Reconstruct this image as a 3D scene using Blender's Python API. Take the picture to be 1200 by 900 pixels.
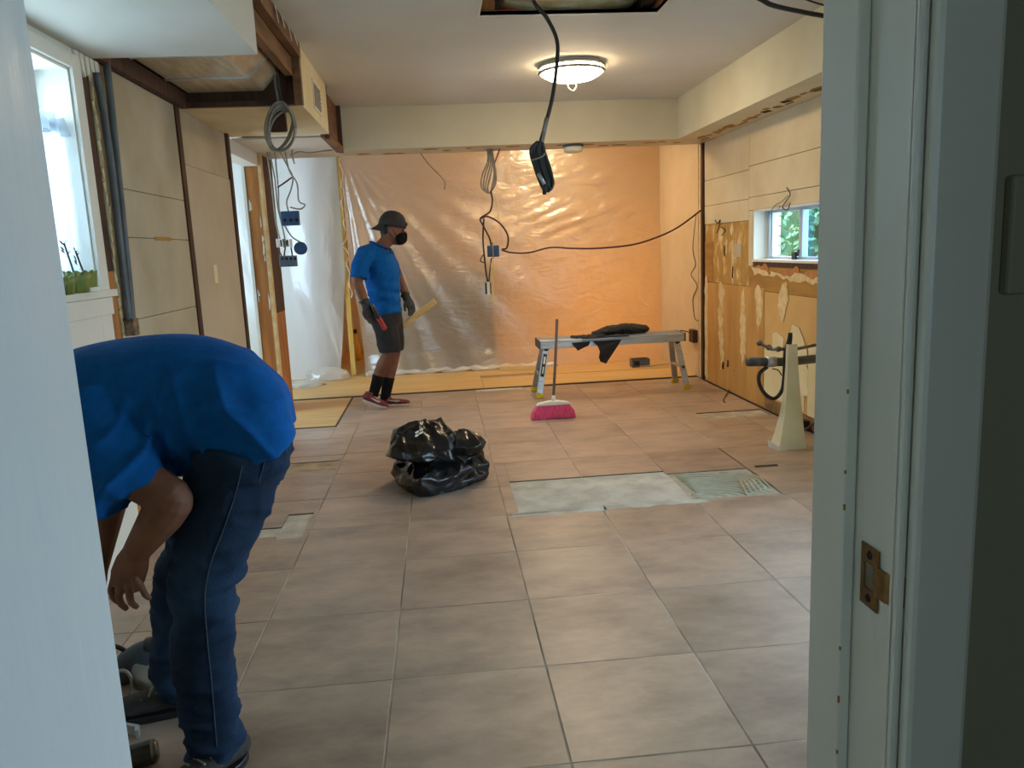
import bpy, bmesh, math, random
from mathutils import Vector, Matrix, noise
random.seed(7)
for o in list(bpy.data.objects): bpy.data.objects.remove(o)
S = bpy.context.scene
C = S.collection
PI = math.pi

# ------------------------------------------------------------------ camera
FPX, YAW, PITCH, ROLL, EYE = 916.0, 0.0855564, 0.1722094, -0.0448574, 1.383
FW = Vector((math.sin(YAW)*math.cos(PITCH), math.cos(YAW)*math.cos(PITCH), -math.sin(PITCH)))
_rt = Vector((math.cos(YAW), -math.sin(YAW), 0)); _up = _rt.cross(FW)
RT = _rt*math.cos(ROLL) + _up*math.sin(ROLL); UP = -_rt*math.sin(ROLL) + _up*math.cos(ROLL)
EYEP = Vector((0, 0, EYE))
cam_d = bpy.data.cameras.new('camera'); cam = bpy.data.objects.new('camera', cam_d); C.objects.link(cam)
cam_d.sensor_width = 36; cam_d.lens = FPX/1200*36; cam_d.clip_start = 0.02
cam.matrix_world = Matrix(((RT.x, UP.x, -FW.x, 0), (RT.y, UP.y, -FW.y, 0), (RT.z, UP.z, -FW.z, EYE), (0, 0, 0, 1)))
S.camera = cam
def ray(u, v): return FW*FPX + RT*(u-600) - UP*(v-450)
def ay(u, v, y): d = ray(u, v); return EYEP + d*(y/d.y)
def ax(u, v, x): d = ray(u, v); return EYEP + d*(x/d.x)
def az(u, v, z=0.0): d = ray(u, v); return EYEP + d*((z-EYE)/d.z)

# ------------------------------------------------------------------ world, daylight, exposure
W = bpy.data.worlds.new('sky'); S.world = W; W.use_nodes = True
bg = W.node_tree.nodes['Background']; bg.inputs[0].default_value = (0.56, 0.80, 1.0, 1); bg.inputs[1].default_value = 4.4
S.view_settings.view_transform = 'Standard'; S.view_settings.look = 'None'
S.view_settings.exposure = 1.25; S.view_settings.gamma = 1.0; S.view_settings.use_curve_mapping = False
def portal(name, loc, rot, sx, sy):
    l = bpy.data.lights.new(name, 'AREA'); l.shape = 'RECTANGLE'; l.size = sx; l.size_y = sy; l.cycles.is_portal = True
    o = bpy.data.objects.new(name, l); o.location = loc; o.rotation_euler = rot; C.objects.link(o)
portal('daylight_glass_door', (2.80, 2.25, 1.05), (0, PI/2, 0), 2.1, 1.95)
portal('daylight_kitchen_window', (2.80, 5.45, 1.40), (0, PI/2, 0), 0.42, 1.8)
portal('daylight_left_window', (-1.72, 3.06, 1.74), (0, -PI/2, 0), 0.92, 1.02)
portal('daylight_side_room', (-3.32, 7.0, 1.5), (0, -PI/2, 0), 1.4, 1.6)
portal('added_hall_daylight', (-0.6, -2.05, 1.5), (PI/2, 0, 0), 0.56, 0.7)  # added daylight behind the camera, brightens the door casing and hall wall
portal('daylight_back_room', (-2.125, 11.7, 1.45), (-PI/2, 0, 0), 1.15, 1.7)

# ------------------------------------------------------------------ helpers
def lin(c):
    r = []
    for x in c:
        x = x/255.0
        r.append(x/12.92 if x <= 0.04045 else ((x+0.055)/1.055)**2.4)
    return (r[0], r[1], r[2], 1)
MATS = {}
def mat(name, c1, c2=None, rough=0.6, scale=4.0, stretch=(1, 1, 1), bump=0.0, bscale=40.0, metal=0.0, c3=None, rnd=0.0, detail=6, spec=0.5, lo=0.35, hi=0.65, nrough=0.5, trans=0.0, emit=None, estr=0.0, coat=0.0, sheen=0.0):
    if name in MATS: return MATS[name]
    m = bpy.data.materials.new(name); m.use_nodes = True; nt = m.node_tree; N = nt.nodes; L = nt.links
    b = N['Principled BSDF']; b.inputs['Roughness'].default_value = rough; b.inputs['Metallic'].default_value = metal
    b.inputs['Specular IOR Level'].default_value = spec; b.inputs['Coat Weight'].default_value = coat
    b.inputs['Sheen Weight'].default_value = sheen
    b.inputs['Base Color'].default_value = lin(c1)
    geo = N.new('ShaderNodeNewGeometry'); mp = N.new('ShaderNodeMapping'); mp.inputs['Scale'].default_value = stretch
    L.new(geo.outputs['Position'], mp.inputs['Vector'])
    if rnd:
        oi = N.new('ShaderNodeObjectInfo'); mu = N.new('ShaderNodeMath'); mu.operation = 'MULTIPLY'; mu.inputs[1].default_value = 37.0
        L.new(oi.outputs['Random'], mu.inputs[0]); L.new(mu.outputs[0], mp.inputs['Location'])
    if c2 is not None:
        n1 = N.new('ShaderNodeTexNoise'); n1.inputs['Scale'].default_value = scale; n1.inputs['Detail'].default_value = detail; n1.inputs['Roughness'].default_value = nrough
        L.new(mp.outputs[0], n1.inputs['Vector'])
        rp = N.new('ShaderNodeValToRGB'); rp.color_ramp.elements[0].position = lo; rp.color_ramp.elements[1].position = hi
        rp.color_ramp.elements[0].color = lin(c1); rp.color_ramp.elements[1].color = lin(c2)
        if c3 is not None:
            e = rp.color_ramp.elements.new((lo+hi)/2); e.color = lin(c3)
        L.new(n1.outputs['Fac'], rp.inputs[0]); out = rp.outputs[0]
        if rnd:
            hs = N.new('ShaderNodeHueSaturation'); mr = N.new('ShaderNodeMapRange')
            mr.inputs['To Min'].default_value = 1-rnd; mr.inputs['To Max'].default_value = 1+rnd
            L.new(oi.outputs['Random'], mr.inputs[0]); L.new(mr.outputs[0], hs.inputs['Value']); L.new(out, hs.inputs['Color']); out = hs.outputs[0]
        L.new(out, b.inputs['Base Color'])
    if bump:
        n2 = N.new('ShaderNodeTexNoise'); n2.inputs['Scale'].default_value = bscale; n2.inputs['Detail'].default_value = 5
        L.new(mp.outputs[0], n2.inputs['Vector'])
        bp = N.new('ShaderNodeBump'); bp.inputs['Strength'].default_value = bump; bp.inputs['Distance'].default_value = 0.01
        L.new(n2.outputs['Fac'], bp.inputs['Height']); L.new(bp.outputs[0], b.inputs['Normal'])
    if emit is not None:
        b.inputs['Emission Color'].default_value = lin(emit); b.inputs['Emission Strength'].default_value = estr
    MATS[name] = m; return m

def pane_mat(name, tint=(1, 1, 1), gloss=0.08):
    m = bpy.data.materials.new(name); m.use_nodes = True; N = m.node_tree.nodes; L = m.node_tree.links
    N.remove(N['Principled BSDF']); out = N['Material Output']
    t = N.new('ShaderNodeBsdfTransparent'); t.inputs[0].default_value = (*tint, 1)
    g = N.new('ShaderNodeBsdfGlossy'); g.inputs['Roughness'].default_value = 0.02
    mx = N.new('ShaderNodeMixShader'); mx.inputs[0].default_value = gloss
    L.new(t.outputs[0], mx.inputs[1]); L.new(g.outputs[0], mx.inputs[2]); L.new(mx.outputs[0], out.inputs['Surface'])
    return m
def sheet_mat(name, col, transl, transp, gloss, rough=0.18, bump=0.3, bscale=9, stretch=(1, 1, 1)):
    m = bpy.data.materials.new(name); m.use_nodes = True; N = m.node_tree.nodes; L = m.node_tree.links
    N.remove(N['Principled BSDF']); out = N['Material Output']
    geo = N.new('ShaderNodeNewGeometry'); mp = N.new('ShaderNodeMapping'); mp.inputs['Scale'].default_value = stretch
    L.new(geo.outputs['Position'], mp.inputs[0])
    nz = N.new('ShaderNodeTexNoise'); nz.inputs['Scale'].default_value = bscale; nz.inputs['Detail'].default_value = 4; nz.inputs['Distortion'].default_value = 1.2
    L.new(mp.outputs[0], nz.inputs['Vector'])
    bp = N.new('ShaderNodeBump'); bp.inputs['Strength'].default_value = bump; bp.inputs['Distance'].default_value = 0.02; L.new(nz.outputs['Fac'], bp.inputs['Height'])
    d = N.new('ShaderNodeBsdfDiffuse'); d.inputs[0].default_value = (*col, 1)
    tl = N.new('ShaderNodeBsdfTranslucent'); tl.inputs[0].default_value = (*col, 1)
    tp = N.new('ShaderNodeBsdfTransparent'); gl = N.new('ShaderNodeBsdfGlossy'); gl.inputs['Roughness'].default_value = rough
    for s in (d, tl, gl): L.new(bp.outputs[0], s.inputs['Normal'])
    m1 = N.new('ShaderNodeMixShader'); m1.inputs[0].default_value = transl; L.new(d.outputs[0], m1.inputs[1]); L.new(tl.outputs[0], m1.inputs[2])
    m2 = N.new('ShaderNodeMixShader'); m2.inputs[0].default_value = transp; L.new(m1.outputs[0], m2.inputs[1]); L.new(tp.outputs[0], m2.inputs[2])
    m3 = N.new('ShaderNodeMixShader'); m3.inputs[0].default_value = gloss; L.new(m2.outputs[0], m3.inputs[1]); L.new(gl.outputs[0], m3.inputs[2])
    L.new(m3.outputs[0], out.inputs['Surface']); return m

class MB:
    """collects vertices and faces for ONE mesh object"""
    def __init__(s): s.v = []; s.f = []; s.mi = []
    def add(s, vs, fs, mi=0):
        b = len(s.v); s.v += [tuple(p) for p in vs]; s.f += [tuple(b+i for i in f) for f in fs]; s.mi += [mi]*len(fs); return s
    def box(s, x0, x1, y0, y1, z0, z1, mi=0):
        vs = [(x, y, z) for z in (z0, z1) for y in (y0, y1) for x in (x0, x1)]
        return s.add(vs, [(0, 2, 3, 1), (4, 5, 7, 6), (0, 1, 5, 4), (2, 6, 7, 3), (0, 4, 6, 2), (1, 3, 7, 5)], mi)
    def obox(s, c, ex, ey, ez, mi=0):
        c = Vector(c); ex = Vector(ex); ey = Vector(ey); ez = Vector(ez)
        vs = [c+ex*a+ey*b+ez*d for d in (-1, 1) for b in (-1, 1) for a in (-1, 1)]
        return s.add(vs, [(0, 2, 3, 1), (4, 5, 7, 6), (0, 1, 5, 4), (2, 6, 7, 3), (0, 4, 6, 2), (1, 3, 7, 5)], mi)
    def bar(s, a, b, w, h, hint=(0, 0, 1), mi=0):
        a = Vector(a); b = Vector(b); t = (b-a).normalized(); hi = Vector(hint); hi = (hi - t*hi.dot(t)).normalized(); sd = t.cross(hi)
        return s.obox((a+b)/2, (b-a)/2, sd*(w/2), hi*(h/2), mi)
    def tube(s, pts, rad, seg=10, hint=(0, 1, 0), cap=True, round_cap=False, mi=0):
        pts = [Vector(p) for p in pts]; n = len(pts)
        if not isinstance(rad, list): rad = [rad]*n
        rad = [(r, r) if not isinstance(r, (list, tuple)) else r for r in rad]
        if round_cap:
            t0 = (pts[0]-pts[1]).normalized(); t1 = (pts[-1]-pts[-2]).normalized()
            r0, r1 = rad[0], rad[-1]; m0 = min(r0); m1 = min(r1)
            pts = [pts[0]+t0*m0*0.75, pts[0]+t0*m0*0.5] + pts + [pts[-1]+t1*m1*0.5, pts[-1]+t1*m1*0.75]
            rad = [(r0[0]*.35, r0[1]*.35), (r0[0]*.75, r0[1]*.75)] + rad + [(r1[0]*.75, r1[1]*.75), (r1[0]*.35, r1[1]*.35)]
            n += 4
        hv = Vector(hint); vs = []
        prev = None
        for i, p in enumerate(pts):
            t = (pts[min(i+1, n-1)] - pts[max(i-1, 0)])
            t = t.normalized() if t.length > 1e-9 else Vector((0, 0, 1))
            b = (hv if prev is None else prev); b = b - t*b.dot(t)
            if b.length < 1e-4: b = t.orthogonal()
            b.normalize(); prev = b if prev is not None else b
            if prev is not None and isinstance(hint, tuple):
                hb = hv - t*hv.dot(t)
                if hb.length > 0.25: b = hb.normalized(); prev = b
            a = t.cross(b)
            for k in range(seg):
                th = 2*PI*k/seg; vs.append(p + a*(rad[i][0]*math.cos(th)) + b*(rad[i][1]*math.sin(th)))
        fs = []
        for i in range(n-1):
            for k in range(seg):
                k2 = (k+1) % seg; fs.append((i*seg+k, i*seg+k2, (i+1)*seg+k2, (i+1)*seg+k))
        if cap: fs.append(tuple(range(seg-1, -1, -1))); fs.append(tuple((n-1)*seg+k for k in range(seg)))
        return s.add(vs, fs, mi)
    def ell(s, c, r, rot=None, nu=16, nv=10, mi=0):
        c = Vector(c); vs = []; fs = []
        M = rot if rot is not None else Matrix.Identity(3)
        for j in range(nv+1):
            ph = PI*j/nv
            for i in range(nu):
                th = 2*PI*i/nu; vs.append(c + M @ Vector((r[0]*math.sin(ph)*math.cos(th), r[1]*math.sin(ph)*math.sin(th), r[2]*math.cos(ph))))
        for j in range(nv):
            for i in range(nu):
                i2 = (i+1) % nu; fs.append((j*nu+i, (j+1)*nu+i, (j+1)*nu+i2, j*nu+i2))
        return s.add(vs, fs, mi)
    def lathe(s, c, prof, axis=(0, 0, 1), seg=24, mi=0):
        c = Vector(c); t = Vector(axis).normalized(); a = t.orthogonal().normalized(); b = t.cross(a); vs = []; fs = []
        for (r, h) in prof:
            for k in range(seg):
                th = 2*PI*k/seg; vs.append(c + t*h + a*(r*math.cos(th)) + b*(r*math.sin(th)))
        for i in range(len(prof)-1):
            for k in range(seg):
                k2 = (k+1) % seg; fs.append((i*seg+k, i*seg+k2, (i+1)*seg+k2, (i+1)*seg+k))
        fs.append(tuple(range(seg-1, -1, -1))); fs.append(tuple((len(prof)-1)*seg+k for k in range(seg)))
        return s.add(vs, fs, mi)
    def prism(s, poly, off, mi=0):
        n = len(poly); poly = [Vector(p) for p in poly]; off = Vector(off)
        vs = poly + [p+off for p in poly]
        fs = [tuple(range(n-1, -1, -1)), tuple(range(n, 2*n))] + [(i, (i+1) % n, n+(i+1) % n, n+i) for i in range(n)]
        return s.add(vs, fs, mi)
    def mesh(s, name):
        me = bpy.data.meshes.new(name); me.from_pydata(s.v, [], s.f); me.update(); return me
    def build(s, name, m, parent=None, smooth=False, bevel=0.0, kind=None):
        me = s.mesh(name)
        for mm in (m if isinstance(m, (list, tuple)) else [m]): me.materials.append(mm)
        if any(s.mi): me.polygons.foreach_set('material_index', s.mi)
        bm = bmesh.new(); bm.from_mesh(me); bmesh.ops.recalc_face_normals(bm, faces=bm.faces); bm.to_mesh(me); bm.free()
        return link(name, me, parent, smooth, bevel, kind)
def link(name, me, parent=None, smooth=False, bevel=0.0, kind=None):
    o = bpy.data.objects.new(name, me); C.objects.link(o)
    if smooth: me.polygons.foreach_set('use_smooth', [True]*len(me.polygons))
    if parent is not None:
        o.parent = parent; o.matrix_parent_inverse = Matrix.Translation(parent.location).inverted() if parent.rotation_euler.z == 0 else parent.matrix_basis.inverted()
    if bevel:
        md = o.modifiers.new('bevel', 'BEVEL'); md.width = bevel; md.segments = 2; md.limit_method = 'ANGLE'; md.angle_limit = 0.7
    if kind: o['kind'] = kind
    return o
def tag(o, label, cat, group=None):
    o['label'] = label; o['category'] = cat
    if group: o['group'] = group
    return o
def thing(name, label, cat, loc=(0, 0, 0), group=None):
    o = bpy.data.objects.new(name, None); o.location = loc; o.empty_display_size = 0.1; C.objects.link(o)
    return tag(o, label, cat, group)
def curve(pts, sub=8):
    P = [Vector(p) for p in pts]
    if len(P) < 3: return P
    Q = [P[0]*2-P[1]] + P + [P[-1]*2-P[-2]]; out = []
    for i in range(1, len(Q)-2):
        a, b, c, d = Q[i-1], Q[i], Q[i+1], Q[i+2]
        for k in range(sub):
            t = k/sub
            out.append(0.5*((2*b) + (c-a)*t + (2*a-5*b+4*c-d)*t*t + (3*b-3*c+d-a)*t*t*t))
    out.append(P[-1]); return out
def wire(name, pts, r, m, parent=None, sub=8, seg=7, label=None, cat='cable', group=None):
    o = MB().tube(curve(pts, sub), r, seg, hint=(0.31, 0.52, 0.79)).build(name, m, parent, smooth=True)
    if label: tag(o, label, cat, group)
    return o
def remesh(mb, name, m, parent, voxel=0.01, smooth=6, fold=None):
    me = mb.mesh(name); o = bpy.data.objects.new(name, me); C.objects.link(o)
    r = o.modifiers.new('r', 'REMESH'); r.mode = 'VOXEL'; r.voxel_size = voxel
    if smooth: sm = o.modifiers.new('s', 'SMOOTH'); sm.factor = 0.5; sm.iterations = smooth
    bpy.context.view_layer.update()
    dg = bpy.context.evaluated_depsgraph_get(); me2 = bpy.data.meshes.new_from_object(o.evaluated_get(dg))
    bpy.data.objects.remove(o); bpy.data.meshes.remove(me)
    if fold:
        ns = [v.normal.copy() for v in me2.vertices]
        for v, n in zip(me2.vertices, ns): v.co = fold(v.co, n)
    me2.materials.clear()
    for mm in (m if isinstance(m, (list, tuple)) else [m]): me2.materials.append(mm)
    me2.name = name
    return link(name, me2, parent, True)

# ------------------------------------------------------------------ materials
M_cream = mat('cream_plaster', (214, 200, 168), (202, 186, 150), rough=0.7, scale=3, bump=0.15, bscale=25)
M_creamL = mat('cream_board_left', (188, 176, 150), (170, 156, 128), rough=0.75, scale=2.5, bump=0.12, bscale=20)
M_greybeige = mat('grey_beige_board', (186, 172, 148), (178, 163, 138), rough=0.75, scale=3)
M_ceil = mat('ceiling_paint', (218, 217, 211), (212, 210, 203), rough=0.8, scale=2, bump=0.05, bscale=60)
M_white = mat('white_paint', (226, 222, 210), (218, 213, 200), rough=0.5, scale=3, bump=0.05, bscale=30)
M_gloss = mat('gloss_white_trim', (222, 226, 226), (214, 220, 222), rough=0.28, scale=2, stretch=(1, 1, 0.15), bump=0.25, bscale=18)
M_grout = mat('subfloor_grout', (186, 176, 160), (150, 138, 122), rough=0.85, scale=9)
M_ply = mat('plywood_floor', (214, 176, 116), (196, 156, 98), rough=0.6, scale=2.5, stretch=(0.6, 9, 1), bump=0.1, bscale=30)
M_edge = mat('tile_edge_dark', (84, 68, 54), (60, 50, 42), rough=0.9, scale=20)
M_tile = mat('stone_look_tile', (188, 162, 142), (134, 115, 102), rough=0.36, scale=2.8, nrough=0.68, stretch=(0.9, 1.7, 1), c3=(164, 143, 126), rnd=0.06, detail=12, bump=0.08, bscale=22, lo=0.3, hi=0.72)
M_thin = mat('thinset_grey', (206, 204, 194), (176, 172, 160), rough=0.9, scale=7, bump=0.5, bscale=50)
M_mortar = mat('combed_mortar', (186, 182, 162), (168, 162, 142), rough=0.9, scale=12, bump=0.3, bscale=60)
M_wood = mat('framing_wood', (192, 128, 66), (158, 98, 46), rough=0.7, scale=3, stretch=(6, 6, 0.6), bump=0.2, bscale=30)
M_darkwood = mat('dark_framing_wood', (84, 54, 34), (58, 36, 24), rough=0.75, scale=4, stretch=(5, 5, 0.7), bump=0.2, bscale=30)
M_brown = mat('brown_soffit_wood', (132, 92, 56), (98, 64, 38), rough=0.7, scale=3, stretch=(3, 1, 6), bump=0.2, bscale=30)
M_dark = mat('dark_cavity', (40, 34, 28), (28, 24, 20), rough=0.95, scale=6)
M_mustard = mat('scraped_mustard', (168, 128, 62), (224, 200, 148), rough=0.85, scale=11, stretch=(1, 1.5, 0.7), c3=(180, 140, 74), bump=0.5, bscale=30, lo=0.36, hi=0.7)
M_ochre = mat('ochre_backing', (172, 128, 58), (150, 106, 46), rough=0.8, scale=5, stretch=(1, 0.5, 3), bump=0.2, bscale=30)
M_tan = mat('tan_backing', (198, 152, 84), (178, 130, 66), rough=0.8, scale=2.5, stretch=(1, 3, 0.5), bump=0.1, bscale=30)
M_tan2 = mat('light_tan_backing', (206, 168, 104), (194, 152, 90), rough=0.8, scale=2.5, bump=0.1, bscale=30)
M_plasterw = mat('plaster_smear', (222, 200, 156), (204, 172, 118), rough=0.9, scale=14, bump=0.4, bscale=60)
M_creamp = mat('cream_patch_panel', (222, 210, 172), (212, 196, 152), rough=0.75, scale=4)
M_alu = mat('brushed_aluminium', (196, 200, 202), (176, 180, 184), rough=0.38, scale=6, stretch=(1, 8, 8), metal=0.75)
M_foil = mat('duct_sheet_metal', (214, 202, 176), (186, 166, 132), rough=0.35, scale=5, stretch=(6, 1, 1), metal=0.45, bump=0.2, bscale=12)
M_black = mat('black_plastic', (24, 24, 26), (34, 34, 36), rough=0.45, scale=20)
M_bag = mat('black_bin_liner', (14, 14, 16), (20, 20, 23), rough=0.22, scale=12, bump=0.5, bscale=22)
M_cab_black = mat('black_cable_rubber', (30, 28, 26), (40, 36, 34), rough=0.5, scale=20)
M_cab_grey = mat('grey_cable_sheath', (150, 144, 130), (128, 122, 108), rough=0.55, scale=20)
M_cab_brown = mat('dark_red_brown_cable', (70, 38, 32), (52, 30, 26), rough=0.55, scale=20)
M_conduit = mat('grey_conduit', (92, 96, 98), (74, 78, 80), rough=0.5, scale=8)
M_bluebox = mat('blue_plastic_box', (44, 84, 128), (32, 66, 106), rough=0.5, scale=12)
M_whitepl = mat('white_plastic', (228, 224, 212), (214, 208, 194), rough=0.45, scale=10)
M_yellowpl = mat('yellow_rubber', (214, 184, 40), (196, 164, 30), rough=0.6, scale=10)
M_pink = mat('pink_bristles', (248, 108, 150), (218, 66, 112), rough=0.7, scale=60, stretch=(3, 3, 0.4), bump=0.4, bscale=120)
M_stick = mat('worn_broom_handle', (122, 100, 80), (96, 78, 62), rough=0.6, scale=8, stretch=(4, 4, 0.5))
M_pine = mat('pale_pine', (226, 196, 136), (208, 174, 110), rough=0.6, scale=4, stretch=(1, 4, 4))
M_shirt = mat('blue_polo_fabric', (0, 86, 156), (0, 76, 142), rough=0.9, scale=30, bump=0.15, bscale=300, spec=0.2)
M_jeans = mat('blue_denim', (36, 58, 84), (18, 34, 54), rough=0.9, scale=5, c3=(27, 46, 70), bump=0.25, bscale=220, spec=0.2)
M_seam = mat('denim_stitch', (66, 80, 102), (54, 68, 90), rough=0.9, scale=80)
M_shorts = mat('black_shorts_fabric', (38, 36, 38), (30, 28, 30), rough=0.9, scale=20, bump=0.15, bscale=200)
M_blackcloth = mat('black_cloth', (22, 21, 22), (16, 15, 16), rough=0.95, scale=30, spec=0.15)
M_skin = mat('brown_skin', (122, 78, 54), (104, 64, 44), rough=0.72, scale=10, bump=0.08, bscale=120)
M_hair = mat('black_hair', (22, 18, 16), (30, 26, 22), rough=0.6, scale=40)
M_cap = mat('charcoal_cap', (44, 42, 44), (36, 35, 37), rough=0.85, scale=30, bump=0.1, bscale=200)
M_glove = mat('grey_work_glove', (60, 60, 60), (46, 46, 46), rough=0.85, scale=30, bump=0.2, bscale=150)
M_redshoe = mat('maroon_shoe_mesh', (112, 44, 44), (84, 32, 34), rough=0.75, scale=40, bump=0.2, bscale=200)
M_sole = mat('shoe_sole', (196, 176, 166), (176, 150, 142), rough=0.7, scale=20)
M_bootgrey = mat('dark_grey_shoe', (58, 56, 54), (42, 41, 40), rough=0.8, scale=20, bump=0.2, bscale=100)
M_brass = mat('worn_brass', (150, 112, 62), (104, 74, 40), rough=0.35, scale=25, metal=0.85, bump=0.3, bscale=60)
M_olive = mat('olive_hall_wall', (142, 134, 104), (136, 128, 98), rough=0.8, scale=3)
M_pipe = mat('dark_drain_pipe', (88, 88, 86), (60, 60, 58), rough=0.45, scale=20)
M_chrome = mat('worn_chrome_valve', (150, 144, 130), (100, 92, 78), rough=0.35, scale=30, metal=0.8)
M_pedestal = mat('cream_pedestal_enamel', (226, 214, 172), (212, 198, 152), rough=0.4, scale=4)
M_green = mat('green_planter_glaze', (116, 132, 62), (84, 100, 42), rough=0.35, scale=12)
M_leaf = mat('hedge_leaf', (150, 200, 140), (84, 146, 96), rough=0.5, scale=9)
M_brick = mat('pale_brick', (226, 196, 186), (206, 176, 166), rough=0.9, scale=12)
M_frame = mat('aluminium_window_frame', (190, 206, 220), (176, 194, 210), rough=0.35, scale=6, metal=0.2)
M_red = mat('red_tool_grip', (172, 34, 34), (140, 26, 28), rough=0.5, scale=20)
M_insul = mat('foil_backed_insulation', (232, 214, 176), (206, 178, 126), rough=0.4, scale=10, bump=0.6, bscale=25)
M_paperred = mat('red_print_paper', (206, 66, 46), (190, 54, 38), rough=0.7, scale=20)
M_ground = mat('outdoor_ground', (120, 126, 112), (100, 108, 92), rough=0.95, scale=4)
M_glass = pane_mat('window_glass')
M_sheetl = sheet_mat('polythene_cool_light_tint', (0.80, 0.82, 0.84), 0.75, 0.0, 0.10, rough=0.26, bump=0.4, bscale=4.0, stretch=(1.6, 1, 0.6))  # same polythene, daylight from behind put in as a faint blue colour
M_sheet = sheet_mat('polythene_warm_light_tint', (0.80, 0.69, 0.52), 0.68, 0.0, 0.13, rough=0.26, bump=0.5, bscale=5.0, stretch=(1.0, 1, 2.2))  # tan in the colour stands in for warm light behind the sheet
M_sheetw = sheet_mat('crumpled_polythene', (0.86, 0.82, 0.76), 0.4, 0.12, 0.15, rough=0.2, bump=0.5, bscale=14)
M_sheer = sheet_mat('sheer_curtain_cloth', (0.50, 0.55, 0.60), 0.72, 0.06, 0.0, bump=0.05)

# ------------------------------------------------------------------ setting: dimensions
XR, XL, ZC, ZS, YD = 2.58, -1.48, 2.65, 2.29, 7.70    # right wall, left wall, ceiling, soffit underside, tile end
def st(mb, name, m, parent=None, **k):
    o = mb.build(name, m, parent, **k)
    if parent is None: o['kind'] = 'structure'
    return o

# floor slab and tiles -------------------------------------------------
TZ = 0.014
floor = st(MB().box(-1.62, 2.62, 0.62, 12.0, -0.15, -TZ), 'floor', M_grout)
T = 0.508; GX0 = 0.277; GY0 = 3.418; G = 0.0026
# openings chopped into the tile layer (x0, x1, y0, y1)
holes = [(0.345, 1.293, 3.926, 4.52), (1.293, 1.79, 3.95, 4.46), (-1.20, -0.757, 5.06, 5.30), (-1.10, -0.90, 3.86, 4.00),
         (-0.90, -0.762, 3.82, 4.20), (2.0, 2.54, 5.80, 6.04), (-1.62, -0.915, 6.39, 7.70)]
def cut(rects, h):
    out = []
    for (a, b, c, d) in rects:
        x0, x1, y0, y1 = max(a, h[0]), min(b, h[1]), max(c, h[2]), min(d, h[3])
        if x0 >= x1 or y0 >= y1: out.append((a, b, c, d)); continue
        if a < x0: out.append((a, x0, c, d))
        if x1 < b: out.append((x1, b, c, d))
        if c < y0: out.append((x0, x1, c, y0))
        if y1 < d: out.append((x0, x1, y1, d))
    return [r for r in out if r[1]-r[0] > 0.012 and r[3]-r[2] > 0.012]
ntile = 0
for i in range(-4, 5):
    for j in range(-6, 10):
        x0 = GX0+i*T; y0 = GY0+j*T; x1 = x0+T; y1 = y0+T
        a, b, c, d = max(x0, -1.47)+G, min(x1, XR-0.012)-G, max(y0, 0.72)+G, min(y1, YD)-G
        if a >= b or c >= d: continue
        rs = [(a, b, c, d)]
        for h in holes: rs = cut(rs, h)
        if not rs: continue
        mb = MB(); dz = random.uniform(-0.0006, 0.0006)
        for (p, q, r, s_) in rs:
            e = 0.0016
            vs = [(p, r, -TZ), (q, r, -TZ), (q, s_, -TZ), (p, s_, -TZ), (p, r, dz-e), (q, r, dz-e), (q, s_, dz-e), (p, s_, dz-e),
                  (p+e, r+e, dz), (q-e, r+e, dz), (q-e, s_-e, dz), (p+e, s_-e, dz)]
            mb.add(vs, [(8, 9, 10, 11)] + [(4+k, 4+(k+1) % 4, 8+(k+1) % 4, 8+k) for k in range(4)], 0)
            mb.add(vs, [(k, (k+1) % 4, 4+(k+1) % 4, 4+k) for k in range(4)], 1)
        mb.build('tile', [M_tile, M_edge], floor)
mb = MB()
for i in range(-4, 6):
    x = GX0+i*T
    if -1.47 < x < XR-0.02:
        rs = [(x-G, x+G, 0.72, YD)]
        for h in holes: rs = [q for r in rs for q in ([(r[0], r[1], r[2], h[2]), (r[0], r[1], h[3], r[3])] if (h[0] < x < h[1] and r[2] < h[2] and r[3] > h[3]) else [r])]
        for r in rs: mb.box(r[0], r[1], r[2], r[3], -TZ+0.001, -0.0012)
for j in range(-6, 9):
    y = GY0+j*T
    if y > 0.72:
        rs = [(-1.47, XR-0.012)]
        for h in holes: rs = [q for r in rs for q in ([(r[0], min(r[1], h[0])), (max(r[0], h[1]), r[1])] if (h[2] < y < h[3] and r[0] < h[1] and r[1] > h[0]) else [r])]
        for r in rs:
            if r[1]-r[0] > 0.01: mb.box(r[0], r[1], y-G, y+G, -TZ+0.001, -0.0014)
mb.build('grout', mat('sandy_grout', (206, 194, 176), (122, 106, 92), rough=0.9, scale=2.2, lo=0.3, hi=0.6), floor, kind='stuff')
# thinset in the openings
def ragged(x0, x1, y0, y1, z0, z1, name, m, n=14, amp=0.02, seed=0):
    rnd = random.Random(seed); P = []
    for (xa, ya, xb, yb) in ((x0, y0, x1, y0), (x1, y0, x1, y1), (x1, y1, x0, y1), (x0, y1, x0, y0)):
        for k in range(n):
            t = k/n; P.append((xa+(xb-xa)*t + rnd.uniform(-amp, amp)*0.5, ya+(yb-ya)*t + rnd.uniform(-amp, amp)*0.5, z0))
    return MB().prism(P, (0, 0, z1-z0)).build(name, m, floor)
ragged(0.34, 1.30, 3.90, 4.53, -TZ-0.004, -0.007, 'thinset_patch', M_thin, amp=0.0)
ragged(0.30, 0.80, 3.885, 3.94, -0.004, 0.0012, 'thinset_smear', M_thin, amp=0.02, seed=3)
ragged(0.80, 1.36, 3.90, 3.95, -0.004, 0.0012, 'thinset_smear', M_thin, amp=0.02, seed=4)
ragged(-1.20, -0.757, 5.05, 5.31, -TZ-0.004, -0.006, 'thinset_patch', M_grout, amp=0.0)
ragged(-1.12, -0.757, 3.81, 4.21, -TZ-0.004, -0.008, 'thinset_patch', M_thin, amp=0.0)
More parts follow.
